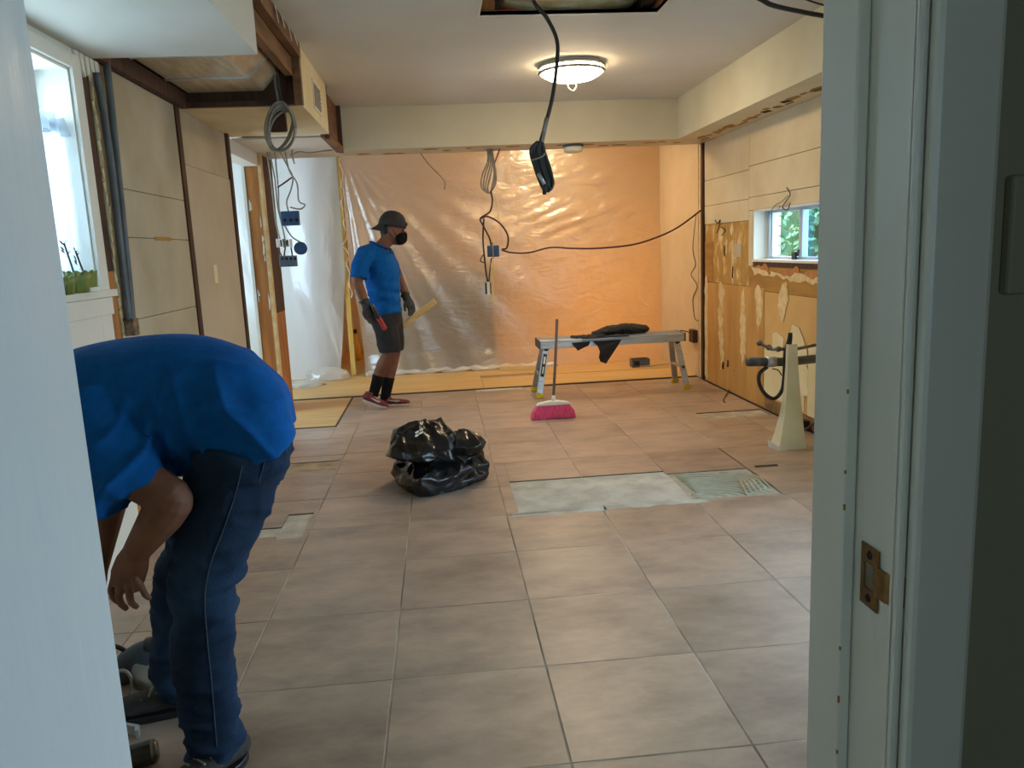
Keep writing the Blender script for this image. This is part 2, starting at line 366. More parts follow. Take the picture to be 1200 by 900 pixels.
ragged(1.99, 2.55, 5.79, 6.05, -TZ-0.004, -0.008, 'thinset_patch', M_grout, amp=0.0)
ragged(1.30, 1.79, 3.95, 4.46, -TZ-0.004, -0.006, 'mortar_bed', M_mortar, amp=0.0)
for k in range(13):          # trowel ridges sweeping across the mortar bed
    r = 0.20 + k*0.043; P = []
    for q in range(15):
        th = math.radians(25 + q*8.5); x = 1.36 + r*math.cos(th)*0.95; y = 3.80 + r*math.sin(th)
        if 1.31 < x < 1.78 and 3.965 < y < 4.445: P.append((x, y, -0.005))
    if len(P) > 2: MB().tube(P, 0.009, 6).build('mortar_ridge', M_mortar, floor, smooth=True)
for k in range(6):
    MB().tube([(1.60+k*0.034, 3.975+0.02*k, -0.002), (1.64+k*0.03, 4.14+0.02*k, -0.002), (1.66+k*0.022, 4.22+0.02*k, -0.002)], 0.009, 6).build('mortar_ridge', M_mortar, floor, smooth=True)
MB().box(1.85, 1.99, 4.455, 4.475, -0.002, 0.006).build('tile_shard', M_edge, floor)
# plywood beyond the tiles
for (a, b, c, d, z) in ((-1.62, -0.93, 6.41, 7.68, 0.004), ):
    MB().box(a, b, c, d, -TZ, z, 0).build('plywood_sheet', [M_ply], floor)
MB().box(-1.62, -0.925, 6.385, 6.41, -TZ, 0.0032).build('plywood_edge', M_edge, floor)
MB().box(-0.93, -0.915, 6.39, 7.68, -TZ, 0.0032).build('plywood_edge', M_edge, floor)
for (a, b, c, d) in ((-1.62, 0.38, 7.74, 8.52), (0.384, 2.58, 7.74, 8.34), (-1.62, 1.1, 8.525, 9.6), (1.104, 2.58, 8.36, 9.6), (-1.62, 2.58, 9.61, 12.0)):
    MB().box(a, b, c, d, -TZ, 0.008).build('plywood_sheet', M_ply, floor)
MB().box(-1.62, 2.58, 7.705, 7.738, -TZ, 0.0075).build('threshold_edge', M_edge, floor)
MB().box(0.30, 0.75, 7.60, 7.68, -0.002, 0.004).build('thinset_smear', M_thin, floor)
side = st(MB().box(-3.3, -1.625, 5.4, 12.0, -0.15, 0.0), 'floor_side_room', M_ply)
hall = st(MB().box(-1.7, 1.8, -2.0, 0.615, -0.15, 0.0), 'floor_hall', M_greybeige)

# ceiling with open hatch ------------------------------------------------
hx0, hx1, hy0, hy1 = 0.305, 1.303, 3.80, 4.577
mb = MB()
for (a, b, c, d) in ((-1.62, hx0, 0.62, 12), (hx1, 2.75, 0.62, 12), (hx0, hx1, 0.62, hy0), (hx0, hx1, hy1, 12)): mb.box(a, b, c, d, ZC, ZC+0.02)
ceiling = st(mb, 'ceiling', M_ceil)
MB().box(-1.62, 2.75, 0.62, 12, ZC+0.36, ZC+0.40).build('roof_deck', M_brown, ceiling)
MB().box(hx0-0.045, hx0+0.0, 3.4, 5.6, ZC+0.02, ZC+0.34).build('joist', M_wood, ceiling)
MB().box(hx1-0.0, hx1+0.045, 3.4, 5.6, ZC+0.02, ZC+0.34).build('joist', M_wood, ceiling)
MB().bar((hx1-0.08, 3.5, ZC+0.2), (hx1-0.02, 5.4, ZC+0.2), 0.045, 0.3).build('joist', M_darkwood, ceiling)
MB().box(hx0+0.0, hx0+0.09, 4.64, 4.69, ZC+0.02, ZC+0.30).build('blocking', M_wood, ceiling)
mb = MB()
for k in range(6):
    mb.tube(curve([(hx0+0.16, 3.7+k*0.35, ZC+0.20), (0.6, 3.72+k*0.35, ZC+0.16), (0.95, 3.7+k*0.35, ZC+0.17), (hx1-0.1, 3.72+k*0.35, ZC+0.22)]), (0.13, 0.2), 12)
ins = mb.build('insulation_batt', M_insul, ceiling, smooth=True)
MB().obox((0.46, 4.66, ZC+0.045), (0.045, 0.0, 0), (0, 0.08, 0.02), (0.0, 0.0, 0.002)).build('red_print_label', M_paperred, ceiling)
mb = MB(); t = 0.012     # torn plasterboard edge of the hatch
mb.box(hx0-t, hx1+t, hy1, hy1+0.012, ZC-0.004, ZC+0.02).box(hx0-t, hx0, hy0, hy1, ZC-0.004, ZC+0.02).box(hx1, hx1+t, hy0, hy1, ZC-0.004, ZC+0.02)
mb.build('cut_edge', M_white, ceiling)

# beam across the back, soffits ------------------------------------------
beam = st(MB().box(-0.80, XR, 7.20, 7.64, ZS, ZC-0.001), 'ceiling_beam', mat('beam_paint', (206, 200, 178), (198, 190, 166), rough=0.7, scale=2))
mb = MB(); rnd = random.Random(5)
for k in range(16):
    x = -0.7 + k*0.2 + rnd.uniform(-.05, .05); w = rnd.uniform(0.05, 0.16); y = rnd.uniform(7.28, 7.55)
    mb.prism([(x, y, ZS-0.003), (x+w*.5, y-0.02, ZS-0.003), (x+w, y+0.01, ZS-0.003), (x+w*.8, y+0.04, ZS-0.003), (x+w*.2, y+0.05, ZS-0.003)], (0, 0, 0.006))
mb.build('torn_paper_scar', M_ochre, beam)
sofr = st(MB().box(2.23, XR+0.02, 0.74, 7.199, ZS, ZC-0.001), 'soffit_right', mat('soffit_paint', (214, 206, 178), (204, 194, 162), rough=0.7, scale=2))
mb = MB(); rnd = random.Random(9)
for k in range(26):
    y = 4.3 + k*0.115 + rnd.uniform(-.04, .04); l = rnd.uniform(0.08, 0.26); x = rnd.uniform(2.40, 2.5); w = rnd.uniform(0.015, 0.05)
    mb.prism([(x, y, ZS-0.003), (x+w, y+l*.2, ZS-0.003), (x+w*.8, y+l*.8, ZS-0.003), (x+w*.2, y+l, ZS-0.003), (x-w*.6, y+l*.5, ZS-0.003)], (0, 0, 0.006))
mb.build('torn_paper_scar', M_ochre, sofr)
for (y, x) in ((5.35, 2.42), (5.75, 2.45)):
    MB().prism([(x, y, ZS-0.004), (x+0.05, y+0.03, ZS-0.004), (x+0.03, y+0.12, ZS-0.004), (x-0.02, y+0.08, ZS-0.004)], (0, 0, 0.008)).build('scar_hole', M_dark, sofr)

M_sofl = mat('soffit_left_paint', (214, 210, 198), (206, 201, 186), rough=0.7, scale=2)
sofl = st(MB().box(XL-0.02, -0.755, 0.74, 3.81, ZS, ZC-0.001), 'soffit_left', M_sofl)
far = st(MB().box(XL-0.02, -0.765, 5.06, 6.235, ZS, ZS+0.014).box(-0.78, -0.765, 5.06, 6.235, ZS+0.0145, ZC-0.001), 'soffit_left_far', M_creamp)
# vent grille in the far soffit
gr = thing('vent_grille', 'small white louvred vent grille in the side of the left soffit', 'vent', (-0.765, 5.72, 2.45))
mb = MB(); y0, y1, z0, z1 = 5.55, 5.85, 2.375, 2.53
mb.box(-0.765, -0.757, y0-0.02, y1+0.02, z1, z1+0.02).box(-0.765, -0.757, y0-0.02, y1+0.02, z0-0.02, z0).box(-0.765, -0.757, y0-0.02, y0, z0, z1).box(-0.765, -0.757, y1, y1+0.02, z0, z1).build('frame', M_whitepl, gr)
MB().box(-0.7648, -0.763, y0, y1, z0, z1).build('backing', M_conduit, gr)
for k in range(6):
    z = z0+0.013+k*0.0256; MB().bar((-0.760, y0, z), (-0.760, y1, z), 0.006, 0.016, hint=(0.6, 0, 1)).build('slat', M_cab_grey, gr)
# header panel behind the far soffit, with exposed wood side
MB().box(XL-0.02, -0.80, 6.30, 7.55, ZS-0.012, ZS+0.002).build('header_panel', mat('header_paint', (222, 212, 198), (212, 200, 184), rough=0.7, scale=3), far)
MB().box(XL-0.02, -0.80, 6.24, 6.296, ZS+0.03, ZS+0.05).build('gap_back', M_dark, far)
MB().box(-0.83, -0.80, 6.24, 7.2, ZS-0.02, ZC-0.002).build('cavity_board', M_brown, far)
MB().box(-0.80, -0.765, 6.24, 6.29, ZS-0.03, ZC-0.002).build('stud', M_darkwood, far)
MB().box(-0.80, -0.765, 7.10, 7.15, ZS-0.03, ZC-0.002).build('stud', M_darkwood, far)
MB().box(-0.80, -0.765, 6.292, 7.10, ZS-0.03, ZS+0.02).build('ledger', M_brown, far)
# opened stretch between the two soffits: ledger, studs, cavity
mb = MB(); mb.box(-0.80, -0.752, 3.815, 5.058, ZC-0.09, ZC-0.002); mb.build('ledger', M_brown, sofl)
MB().box(-0.80, -0.755, 5.0, 5.056, ZS, ZC-0.092).build('stud', M_brown, sofl)
MB().box(XL, -0.801, 5.0595, 5.075, ZS+0.016, ZC-0.002).build('cavity_back', M_darkwood, sofl)  # added dark board that blocks light leaking through from the side room
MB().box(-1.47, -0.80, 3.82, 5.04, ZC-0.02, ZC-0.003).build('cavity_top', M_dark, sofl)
MB().box(-0.845, -0.80, 3.815, 5.0, ZC-0.20, ZC-0.095).build('inner_board', M_brown, sofl)
MB().box(XL, XL+0.04, 3.815, 5.06, ZS, ZS+0.085).build('top_plate', M_darkwood, sofl)
MB().box(XL+0.04, -0.80, 5.02, 5.058, ZS, ZS+0.03).build('cross_batten', M_darkwood, sofl)
duct = thing('air_duct', 'bare sheet metal air duct exposed inside the opened left soffit', 'duct', (-1.15, 4.4, 2.34))
mb = MB(); mb.prism([(-1.42, 3.82, 2.37), (-0.98, 3.82, 2.37), (-0.88, 3.82, 2.47), (-0.88, 3.82, 2.62), (-1.42, 3.82, 2.62)], (0, 1.19, 0)); mb.build('duct_body', M_foil, duct, bevel=0.008)
for y in (4.12, 4.62):
    MB().prism([(-1.425, y, 2.362), (-0.975, y, 2.362), (-0.872, y, 2.466), (-0.872, y, 2.62), (-1.425, y, 2.62)], (0, 0.028, 0)).build('seam_band', M_alu, duct, bevel=0.003)
# paint flakes along the cut ceiling edge
mb = MB(); rnd = random.Random(2)
for k in range(6):
    y = 3.85 + k*0.2 + rnd.uniform(-.07, .07); mb.prism([(-0.751, y, ZC-0.002), (-0.751, y+0.04, ZC-0.002), (-0.74, y+0.03, ZC-0.05-rnd.uniform(0, .05)), (-0.742, y+0.01, ZC-0.04)], (0.004, 0, 0))
mb.build('paint_flake', M_white, sofl)

# ---- right wall ----------------------------------------------------------
mb = MB(); WX0, WX1 = 2.60, 2.76
wy0, wy1, wz0, wz1 = 4.55, 6.32, 1.19, 1.60       # kitchen window
dy0, dy1, dz1 = 1.28, 3.22, 2.08                   # glass door
for (a, b, c, d) in ((0.62, dy0, 0, ZC), (dy0, dy1, dz1, ZC), (dy1, wy0, 0, ZC), (wy0, wy1, 0, wz0), (wy0, wy1, wz1, ZC), (wy1, 12.0, 0, ZC)):
    mb.box(WX0, WX1, a, b, c-0.15 if c == 0 else c, d)
wr = st(mb, 'wall_right', M_darkwood)
def rp(name, y0, y1, z0, z1, m, t=0.02, g=0.002): return MB().box(XR+0.02-t, WX0, y0+g, y1-g, z0+g, z1-g).build(name, m, wr, bevel=0.0015)
for (a, b, c, d) in ((6.41, 7.50, 1.93, ZS), (6.41, 7.50, 1.695, 1.93), (6.41, 7.50, 1.52, 1.695), (4.0, 6.41, 1.955, ZS), (4.0, 6.41, 1.705, 1.955), (4.0, 6.41, 1.60, 1.705), (6.32, 6.41, 1.145, 1.60)):
    rp('wall_board', a, b, c, d, M_cream)
rp('mustard_backing', 6.41, 7.50, 0.975, 1.52, M_mustard, 0.014)
rp('brown_backing_strip', 7.27, 7.50, 0.98, 1.36, M_ochre, 0.018, 0)
rp('ledger_board', 4.0, 6.41, 0.95, 1.145, M_ochre, 0.016)
rp('wall_board', 6.09, 7.50, 0.0, 0.975, M_tan, 0.018)
rp('wall_board', 4.0, 6.09, 0.0, 0.95, M_tan2, 0.014)
rp('wall_board', 3.22, 4.0, 0.0, ZS, M_cream); rp('wall_board', 0.74, 1.28, 0.0, ZS, M_cream); rp('wall_board', 1.28, 3.22, 2.08, ZS, M_cream)
rp('wall_board', 7.66, 9.0, 0.0, ZC, mat('back_right_paint', (216, 190, 150), (206, 178, 136), rough=0.6, scale=3), 0.03)
rp('wall_board', 9.0, 12.0, 0.0, ZC, M_cream, 0.03)
MB().box(2.565, WX0, 7.52, 7.575, 0.0, 2.285).build('corner_stud', M_darkwood, wr)
MB().box(2.575, WX0, 7.60, 7.655, 0.0, 2.285).build('corner_bead', M_plasterw, wr)
rp('cream_patch_panel', 5.36, 6.07, 0.115, 0.515, M_creamp, 0.018, 0)
rp('cream_patch_panel', 4.0, 5.30, 0.10, 0.62, M_creamp, 0.022, 0)
rp('cream_patch_panel', 4.3, 5.08, 0.02, 0.34, M_creamp, 0.034, 0)
rp('baseboard_remnant', 4.0, 6.07, 0.0, 0.10, mat('old_baseboard_mark', (150, 112, 60), (104, 74, 40), rough=0.9, scale=12), 0.017, 0)
MB().box(2.555, XR+0.02, 0.74, 7.5, -TZ, 0.0).build('floor_gap', M_dark, wr)
def blot(name, pts, x, m, th=0.003):
    P = []
    for p in curve([(0, a, b) for a, b in pts] + [(0, *pts[0])], 9)[:-1]:
        d = 0.035*noise.noise((p.y*17, p.z*17, 0.5))+0.018*noise.noise((p.y*50, p.z*40, 3.5)); e = 0.05*noise.noise((p.y*9, 7.1, p.z*13))
        k = min(1.0, (max(q[0] for q in pts)-min(q[0] for q in pts))/0.12)
        P.append((x, p.y+d*k, p.z+e*k))
    MB().prism(P, (-th, 0, 0)).build(name, m, wr)
SX = XR+0.003
blot('plaster_smear', [(7.50, 0.05), (7.42, 0.05), (7.43, 0.5), (7.42, 0.95), (7.50, 0.95)], SX, M_plasterw)
blot('plaster_smear', [(7.05, 0.14), (6.98, 0.3), (7.0, 0.6), (6.99, 0.95), (7.10, 0.95), (7.12, 0.6), (7.08, 0.3)], SX, M_plasterw)
blot('plaster_smear', [(6.52, 0.25), (6.46, 0.5), (6.47, 0.8), (6.52, 0.95), (6.58, 0.8), (6.58, 0.5)], SX, M_plasterw)
blot('plaster_smear', [(6.20, 0.6), (6.12, 0.8), (6.15, 0.97), (6.26, 0.97)], SX, M_plasterw)
blot('plaster_smear', [(5.74, 0.72), (5.66, 0.85), (5.66, 1.0), (5.74, 1.03), (5.80, 0.95), (5.80, 0.8)], SX, M_plasterw)
blot('plaster_smear', [(5.95, 0.50), (5.72, 0.50), (5.74, 0.62), (5.83, 0.66), (5.92, 0.6)], SX+0.001, M_creamp)
blot('plaster_smear', [(5.66, 0.25), (5.32, 0.25), (5.32, 0.55), (5.42, 0.70), (5.56, 0.72), (5.65, 0.6)], SX-0.003, M_creamp)
blot('peeled_paint', [(6.30, 1.09), (6.0, 1.07), (5.6, 1.06), (5.1, 1.035), (4.6, 1.03), (4.6, 1.10), (5.2, 1.11), (5.7, 1.115), (6.32, 1.14)], SX+0.001, M_plasterw)
for (a, b, z) in ((6.22, 6.0, 1.125), (5.75, 5.5, 1.125), (5.35, 5.08, 1.12)):
    blot('exposed_brick_spot', [(a, z-0.02), (b, z-0.022), (b, z+0.012), (a, z+0.014)], SX-0.002, M_wood, 0.004)
for (y, z, w, h) in ((6.93, 1.30, 0.05, 0.09), (6.62, 1.34, 0.06, 0.1), (6.80, 1.46, 0.05, 0.05), (7.05, 1.42, 0.06, 0.1), (6.75, 1.22, 0.09, 0.08)):
    blot('plaster_smear', [(y, z-h), (y+w*.6, z), (y, z+h), (y-w*.6, z+.1*h)], XR+0.007, M_plasterw, 0.004)
for (y, z) in ((6.98, 1.27), (6.78, 1.08)):
    blot('torn_hole', [(y-0.012, z-0.05), (y+0.014, z-0.03), (y+0.01, z+0.05), (y-0.012, z+0.03)], XR+0.006, M_dark, 0.002)
for (y, z) in ((7.0, 0.22), (6.88, 0.25)):
    blot('torn_hole', [(y-0.02, z-0.03), (y+0.02, z-0.03), (y+0.02, z+0.03), (y-0.02, z+0.03)], SX-0.001, M_dark, 0.002)
MB().box(XR+0.002, XR+0.01, 6.58, 6.76, 1.22, 1.33).build('cover_plate', M_greybeige, wr)
MB().box(XR+0.001, XR+0.006, 5.77, 5.87, 1.735, 1.765).build('torn_hole', M_dark, wr)

# kitchen window
win = st(MB().box(2.585, 2.61, wy0-0.03, wy1+0.0, wz0-0.045, wz0-0.006), 'window_1', M_darkwood)
for (a, b, c, d) in ((wy1-0.012, wy1, wz0, wz1), (wy0, wy0+0.012, wz0, wz1), (wy0, wy1, wz1-0.012, wz1)):
    MB().box(2.583, 2.76, a, b, c, d).build('reveal', M_white, win)
MB().box(2.575, 2.76, wy0, wy1, wz0-0.006, wz0+0.012).build('window_sill', M_white, win)
fx0, fx1 = 2.70, 2.74
mb = MB(); f = 0.035
mb.box(fx0, fx1, wy1-0.012-f, wy1-0.012, wz0+0.012, wz1-0.012).box(fx0, fx1, wy0+0.012, wy0+0.012+f, wz0+0.012, wz1-0.012)
mb.box(fx0, fx1, wy0+0.04, wy1-0.04, wz0+0.012, wz0+0.012+f*0.6).box(fx0, fx1, wy0+0.04, wy1-0.04, wz1-0.012-f*0.6, wz1-0.012)
mb.build('window_frame', M_frame, win, bevel=0.003)
MB().box(fx0-0.012, fx1-0.005, 5.66, 5.72, wz0+0.03, wz1-0.03).build('sash_stile', M_frame, win, bevel=0.003)
MB().box(fx0-0.012, fx1-0.005, 6.19, 6.23, wz0+0.03, wz1-0.03).build('sash_stile', M_frame, win, bevel=0.003)
MB().box(2.722, 2.726, 5.70, 6.27, wz0+0.03, wz1-0.03).build('pane', M_glass, win)
MB().box(2.730, 2.734, wy0+0.045, 5.68, wz0+0.03, wz1-0.03).build('pane', pane_mat('screened_glass', (0.72, 0.8, 0.9)), win)
MB().box(2.672, 2.688, 5.74, 5.80, wz0+0.012, wz0+0.07).tube([(2.68, 5.72, wz0+0.04), (2.68, 5.70, wz0+0.085)], 0.008).build('latch', M_black, win)
# glass door further along, out of the picture, that lights the near floor
gd = st(MB().box(2.66, 2.72, dy0, dy0+0.07, 0, dz1).box(2.66, 2.72, dy1-0.07, dy1, 0, dz1).box(2.66, 2.72, dy0+0.07, dy1-0.07, dz1-0.07, dz1).box(2.66, 2.72, dy0+0.07, dy1-0.07, 0, 0.07).box(2.66, 2.72, 2.22, 2.28, 0.07, dz1-0.07), 'door_1', M_frame)
MB().box(2.688, 2.692, dy0+0.07, 2.22, 0.07, dz1-0.07).build('pane', M_glass, gd); MB().box(2.688, 2.692, 2.28, dy1-0.07, 0.07, dz1-0.07).build('pane', M_glass, gd)

# ---- left wall -------------------------------------------------------------
lw0, lw1, lz0, lz1 = 2.55, 3.57, 1.28, 2.20
mb = MB()
for (a, b, c, d) in ((0.62, lw0, -0.15, ZC), (lw0, lw1, -0.15, lz0), (lw0, lw1, lz1, ZC), (lw1, 6.10, -0.15, ZC)): mb.box(-1.66, XL-0.02, a, b, c, d)
wl = st(mb, 'wall_left', M_darkwood)
def lp(name, y0, y1, z0, z1, m, t=0.02, g=0.002): return MB().box(XL-0.02, XL-0.02+t, y0+g, y1-g, z0+g, z1-g).build(name, m, wl, bevel=0.0015)
for (a, b, c, d) in ((0.74, lw0, 0, ZS), (lw0, lw1, 0, lz0-0.03), (lw0, lw1, lz1, ZS), (lw1, 3.685, 0, ZS)): lp('wall_board', a, b, c, d, M_white, 0.02, 0)
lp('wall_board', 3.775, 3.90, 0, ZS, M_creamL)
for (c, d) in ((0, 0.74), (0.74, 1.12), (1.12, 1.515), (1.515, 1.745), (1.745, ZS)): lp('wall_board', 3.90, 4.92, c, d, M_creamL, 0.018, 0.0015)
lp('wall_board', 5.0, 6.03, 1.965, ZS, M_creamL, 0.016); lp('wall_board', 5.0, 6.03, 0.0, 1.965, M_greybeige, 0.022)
MB().box(XL-0.02, XL-0.004, 3.69, 3.77, 1.36, ZS).build('stud', M_darkwood, wl)
MB().box(XL-0.02, XL-0.002, 3.69, 3.77, 0.0, 1.358).build('stud', M_wood, wl)
MB().box(XL-0.02, XL+0.006, 4.925, 4.995, 0.0, ZS).build('stud', M_darkwood, wl)
MB().box(XL-0.02, XL+0.012, 6.035, 6.10, 0.0, ZS).build('stud', M_darkwood, wl)
mb = MB(); rnd = random.Random(11)
for k in range(24):
    z = 0.9+k*0.058; y = 3.772+rnd.uniform(-.006, .02); mb.prism([(XL-0.001, y, z), (XL-0.001, y+rnd.uniform(.01, .03), z+.015), (XL-0.001, y+rnd.uniform(0, .02), z+.055), (XL-0.001, y-.01, z+.04)], (0.006, 0, 0))
mb.build('broken_plaster_edge', M_plasterw, wl)
mb = MB()
for k in range(5): mb.prism([(XL, 3.62+k*0.05, 2.285), (XL, 3.66+k*0.05, 2.285), (XL, 3.66+k*0.05, 2.16+0.03*(k % 3)), (XL, 3.63+k*0.05, 2.20+0.02*(k % 2))], (0.012, 0, 0))
mb.build('torn_wallpaper', M_white, wl)
MB().box(XL+0.002, XL+0.005, 5.36, 5.44, 1.24, 1.36).build('blank_plate_outline', M_creamp, wl)
MB().box(XL-0.0015, XL+0.001, 4.35, 4.6, 1.505, 1.525).build('torn_hole', M_ochre, wl)
# far jamb of the stripped doorway in the left wall
jm = st(MB().box(-1.61, -1.49, 7.12, 7.57, -0.15, ZC), 'wall_left_stub', M_darkwood)
MB().box(-1.605, -1.495, 7.10, 7.12, 0.0, 2.17).build('jack_stud', M_wood, jm)
MB().box(-1.635, -1.611, 7.09, 7.57, 0.0, ZC).build('wall_board', M_white, jm)
MB().box(-1.494, -1.466, 7.08, 7.16, 0.0, 2.275).build('wall_board', M_plasterw, jm)
mb = MB(); rnd = random.Random(4)
for k in range(9):
    z = rnd.uniform(0.7, 2.0); x = rnd.choice((-1.603, -1.60, -1.52, -1.515)); w_ = rnd.uniform(.008, .022); h_ = rnd.uniform(.03, .16)
    mb.prism([(x, 7.099, z), (x+w_*rnd.uniform(.6, 1.2), 7.099, z+h_*.15), (x+w_*rnd.uniform(.5, 1.3), 7.099, z+h_*.6), (x+w_*.3, 7.099, z+h_)], (0, -0.004, 0))
mb.build('paint_flake', M_whitepl, jm)
MB().box(-1.62, -1.49, 6.10, 7.09, 2.17, ZS-0.014).build('header', M_white, jm)
MB().box(-1.485, -1.47, 7.17, 7.57, 0.9, 2.27).build('side_board', M_darkwood, jm)
MB().box(-1.485, -1.472, 7.17, 7.57, 0.0, 0.898).build('side_board', M_wood, jm)
# side room beyond the doorway, lit by its own window
mb = MB()
for (a, b, c, d) in ((5.4, 6.2, -0.15, ZC), (6.2, 7.8, -0.15, 0.8), (6.2, 7.8, 2.2, ZC), (7.8, 12.0, -0.15, ZC)): mb.box(-3.30, -3.2, a, b, c, d)
mb.box(-3.2, -1.66, 5.4, 5.5, 0, ZC).box(-3.3, -1.62, 5.4, 12, ZC, ZC+0.05)
sr = st(mb, 'wall_side_room', M_white)
# back room beyond the sheeting
mb = MB(); bw = (-2.7, -1.55, 0.6, 2.3)
for (a, b, c, d) in ((-3.3, bw[0], -0.15, ZC), (bw[0], bw[1], -0.15, bw[2]), (bw[0], bw[1], bw[3], ZC), (bw[1], 2.76, -0.15, ZC)): mb.box(a, b, 11.5, 11.62, c, d)
br = st(mb, 'wall_back', mat('back_room_wall', (222, 204, 172), (212, 192, 158), rough=0.8, scale=3))
w3 = st(MB().box(bw[0], bw[0]+.06, 11.54, 11.58, bw[2], bw[3]).box(bw[1]-.06, bw[1], 11.54, 11.58, bw[2], bw[3]).box(bw[0]+.06, bw[1]-.06, 11.54, 11.58, bw[2], bw[2]+.06).box(bw[0]+.06, bw[1]-.06, 11.54, 11.58, bw[3]-.06, bw[3]), 'window_3', M_frame)
MB().box(bw[0]+.06, bw[1]-.06, 11.558, 11.562, bw[2]+.06, bw[3]-.06).build('pane', M_glass, w3)
pw = st(MB().box(-1.50, -1.42, 9.6, 11.5, 0.008, ZC), 'light_stop_partition', M_cream)  # added unseen wall that keeps blue window light off the main sheet

# left window, curtain, sill, planter
w2 = st(MB().box(-1.66, XL+0.03, lw0-0.04, 3.70, lz0-0.03, lz0), 'window_2', M_white)
MB().box(-1.66, XL, lw1-0.012, lw1, lz0, lz1-0.012).build('reveal', M_white, w2)
MB().box(-1.66, XL, lw0, lw1, lz1-0.012, lz1).build('reveal', M_white, w2); MB().box(-1.66, XL, lw0, lw0+0.012, lz0, lz1-0.012).build('reveal', M_white, w2)
MB().box(XL, XL+0.018, lw1, lw1+0.085, lz0, lz1+0.06).build('casing', M_white, w2, bevel=0.003)
MB().box(XL, XL+0.018, lw0-0.08, lw1-0.001, lz1, lz1+0.06).build('casing', M_white, w2, bevel=0.003)
MB().box(XL, XL+0.018, lw0-0.04, 3.67, lz0-0.11, lz0-0.032).build('apron', M_white, w2, bevel=0.003)
mb = MB(); mb.box(-1.66, -1.62, lw0, lw0+.05, lz0, lz1).box(-1.66, -1.62, lw1-.05, lw1, lz0, lz1).box(-1.66, -1.62, lw0+.05, lw1-.05, lz0, lz0+.05).box(-1.66, -1.62, lw0+.05, lw1-.05, lz1-.05, lz1).box(-1.655, -1.625, 3.04, 3.08, lz0+.05, lz1-.05)
mb.build('window_frame', M_frame, w2, bevel=0.003)
MB().box(-1.642, -1.638, lw0+.05, 3.04, lz0+.05, lz1-.05).build('pane', M_glass, w2); MB().box(-1.642, -1.638, 3.08, lw1-.05, lz0+.05, lz1-.05).build('pane', M_glass, w2)
MB().box(-1.618, -1.612, 3.36, 3.375, 1.95, lz1-.04).box(-1.618, -1.612, 3.42, 3.435, 1.95, lz1-.04).build('screen_track', M_conduit, w2)
cu = thing('sheer_curtain', 'white sheer cafe curtain hanging in the left window', 'curtain', (-1.53, 3.06, lz0))
ny, nz = 70, 14; vs = []; fs = []
for j in range(nz+1):
    t = j/nz; z = 1.985-(1.985-lz0-0.02)*t
    for i in range(ny+1):
        s_ = i/ny; y = 2.57+s_*(3.545-2.57); x = -1.54+0.018*math.sin(s_*48+0.6*math.sin(t*3+s_*9))*(0.6+0.6*t)+0.012*math.sin(s_*21+t*2)
        if t < 0.12: z2 = z+0.012*math.sin(s_*90)
        else: z2 = z
        vs.append((x, y, z2))
fs = [(j*(ny+1)+i, j*(ny+1)+i+1, (j+1)*(ny+1)+i+1, (j+1)*(ny+1)+i) for j in range(nz) for i in range(ny)]
MB().add(vs, fs).build('cloth', M_sheer, cu, smooth=True)
MB().tube([(-1.54, 2.56, 1.955), (-1.54, 3.56, 1.955)], 0.007, 8).build('rod', M_whitepl, cu)
vs = []; 
for j in range(4):
    for i in range(ny+1):
        s_ = i/ny; vs.append((-1.525+0.016*math.sin(s_*70)+0.006*j*math.sin(s_*33), 2.57+s_*0.975, 2.0-j*0.025+0.008*math.sin(s_*50)))
MB().add(vs, [(j*(ny+1)+i, j*(ny+1)+i+1, (j+1)*(ny+1)+i+1, (j+1)*(ny+1)+i) for j in range(3) for i in range(ny)]).build('ruffle', M_sheer, cu, smooth=True)
pl = thing('planter', 'green scalloped ceramic planter on the left window sill', 'planter', (-1.47, 3.42, lz0))
def scallop(y0, y1, h, xc):
    P = []; n = 48
    for k in range(n):
        th = 2*PI*k/n; r = 1+0.05*math.cos(12*th); P.append((xc+0.045*r*math.cos(th), (y0+y1)/2+(y1-y0)/2*r*math.sin(th)))
    mb = MB(); vs = []
    for (sc, z) in ((0.82, 0.0), (0.95, h*.6), (1.0, h), (0.9, h), (0.85, h*.85)):
        for k, p in enumerate(P): vs.append((xc+(p[0]-xc)*sc, (y0+y1)/2+(p[1]-(y0+y1)/2)*sc, lz0+z+(0.006*math.cos(12*2*PI*k/n) if z >= h*.9 else 0)))
    fs = [(j*n+k, j*n+(k+1) % n, (j+1)*n+(k+1) % n, (j+1)*n+k) for j in range(4) for k in range(n)] + [tuple(range(n)), tuple(4*n+k for k in range(n))]
    return mb.add(vs, fs)
scallop(3.27, 3.50, 0.085, -1.462).build('pot', M_green, pl, smooth=True)
mb = MB(); rnd = random.Random(3)
for (yy, h) in ((3.33, 0.20), (3.42, 0.17)):
    mb.tube(curve([(-1.462, yy, lz0+0.07), (-1.47, yy-0.01, lz0+h*.7), (-1.475, yy-0.025, lz0+h)]), 0.004, 6)
    for k in range(7):
        a = rnd.uniform(0, 6.28); c = Vector((-1.475, yy-0.025, lz0+h-0.01*k)); d = Vector((0.3*math.cos(a), math.sin(a), .5)).normalized()*0.03
        mb.prism([c, c+d*.5+Vector((0, .004, .004)), c+d, c+d*.5-Vector((0, .004, .004))], (0.001, 0, 0))
mb.build('sprig', mat('dry_plant_stem', (70, 46, 40), (60, 60, 36), rough=0.8, scale=20), pl)
tag(scallop(3.12, 3.255, 0.07, -1.455).build('small_planter', M_green, smooth=True), 'smaller green planter with a white top beside the scalloped one', 'planter')
tag(MB().box(-1.452, -1.42, 3.36, 3.455, lz0+0.001, lz0+0.02).build('white_card', M_whitepl, bevel=0.003), 'small white card lying on the window sill', 'card')

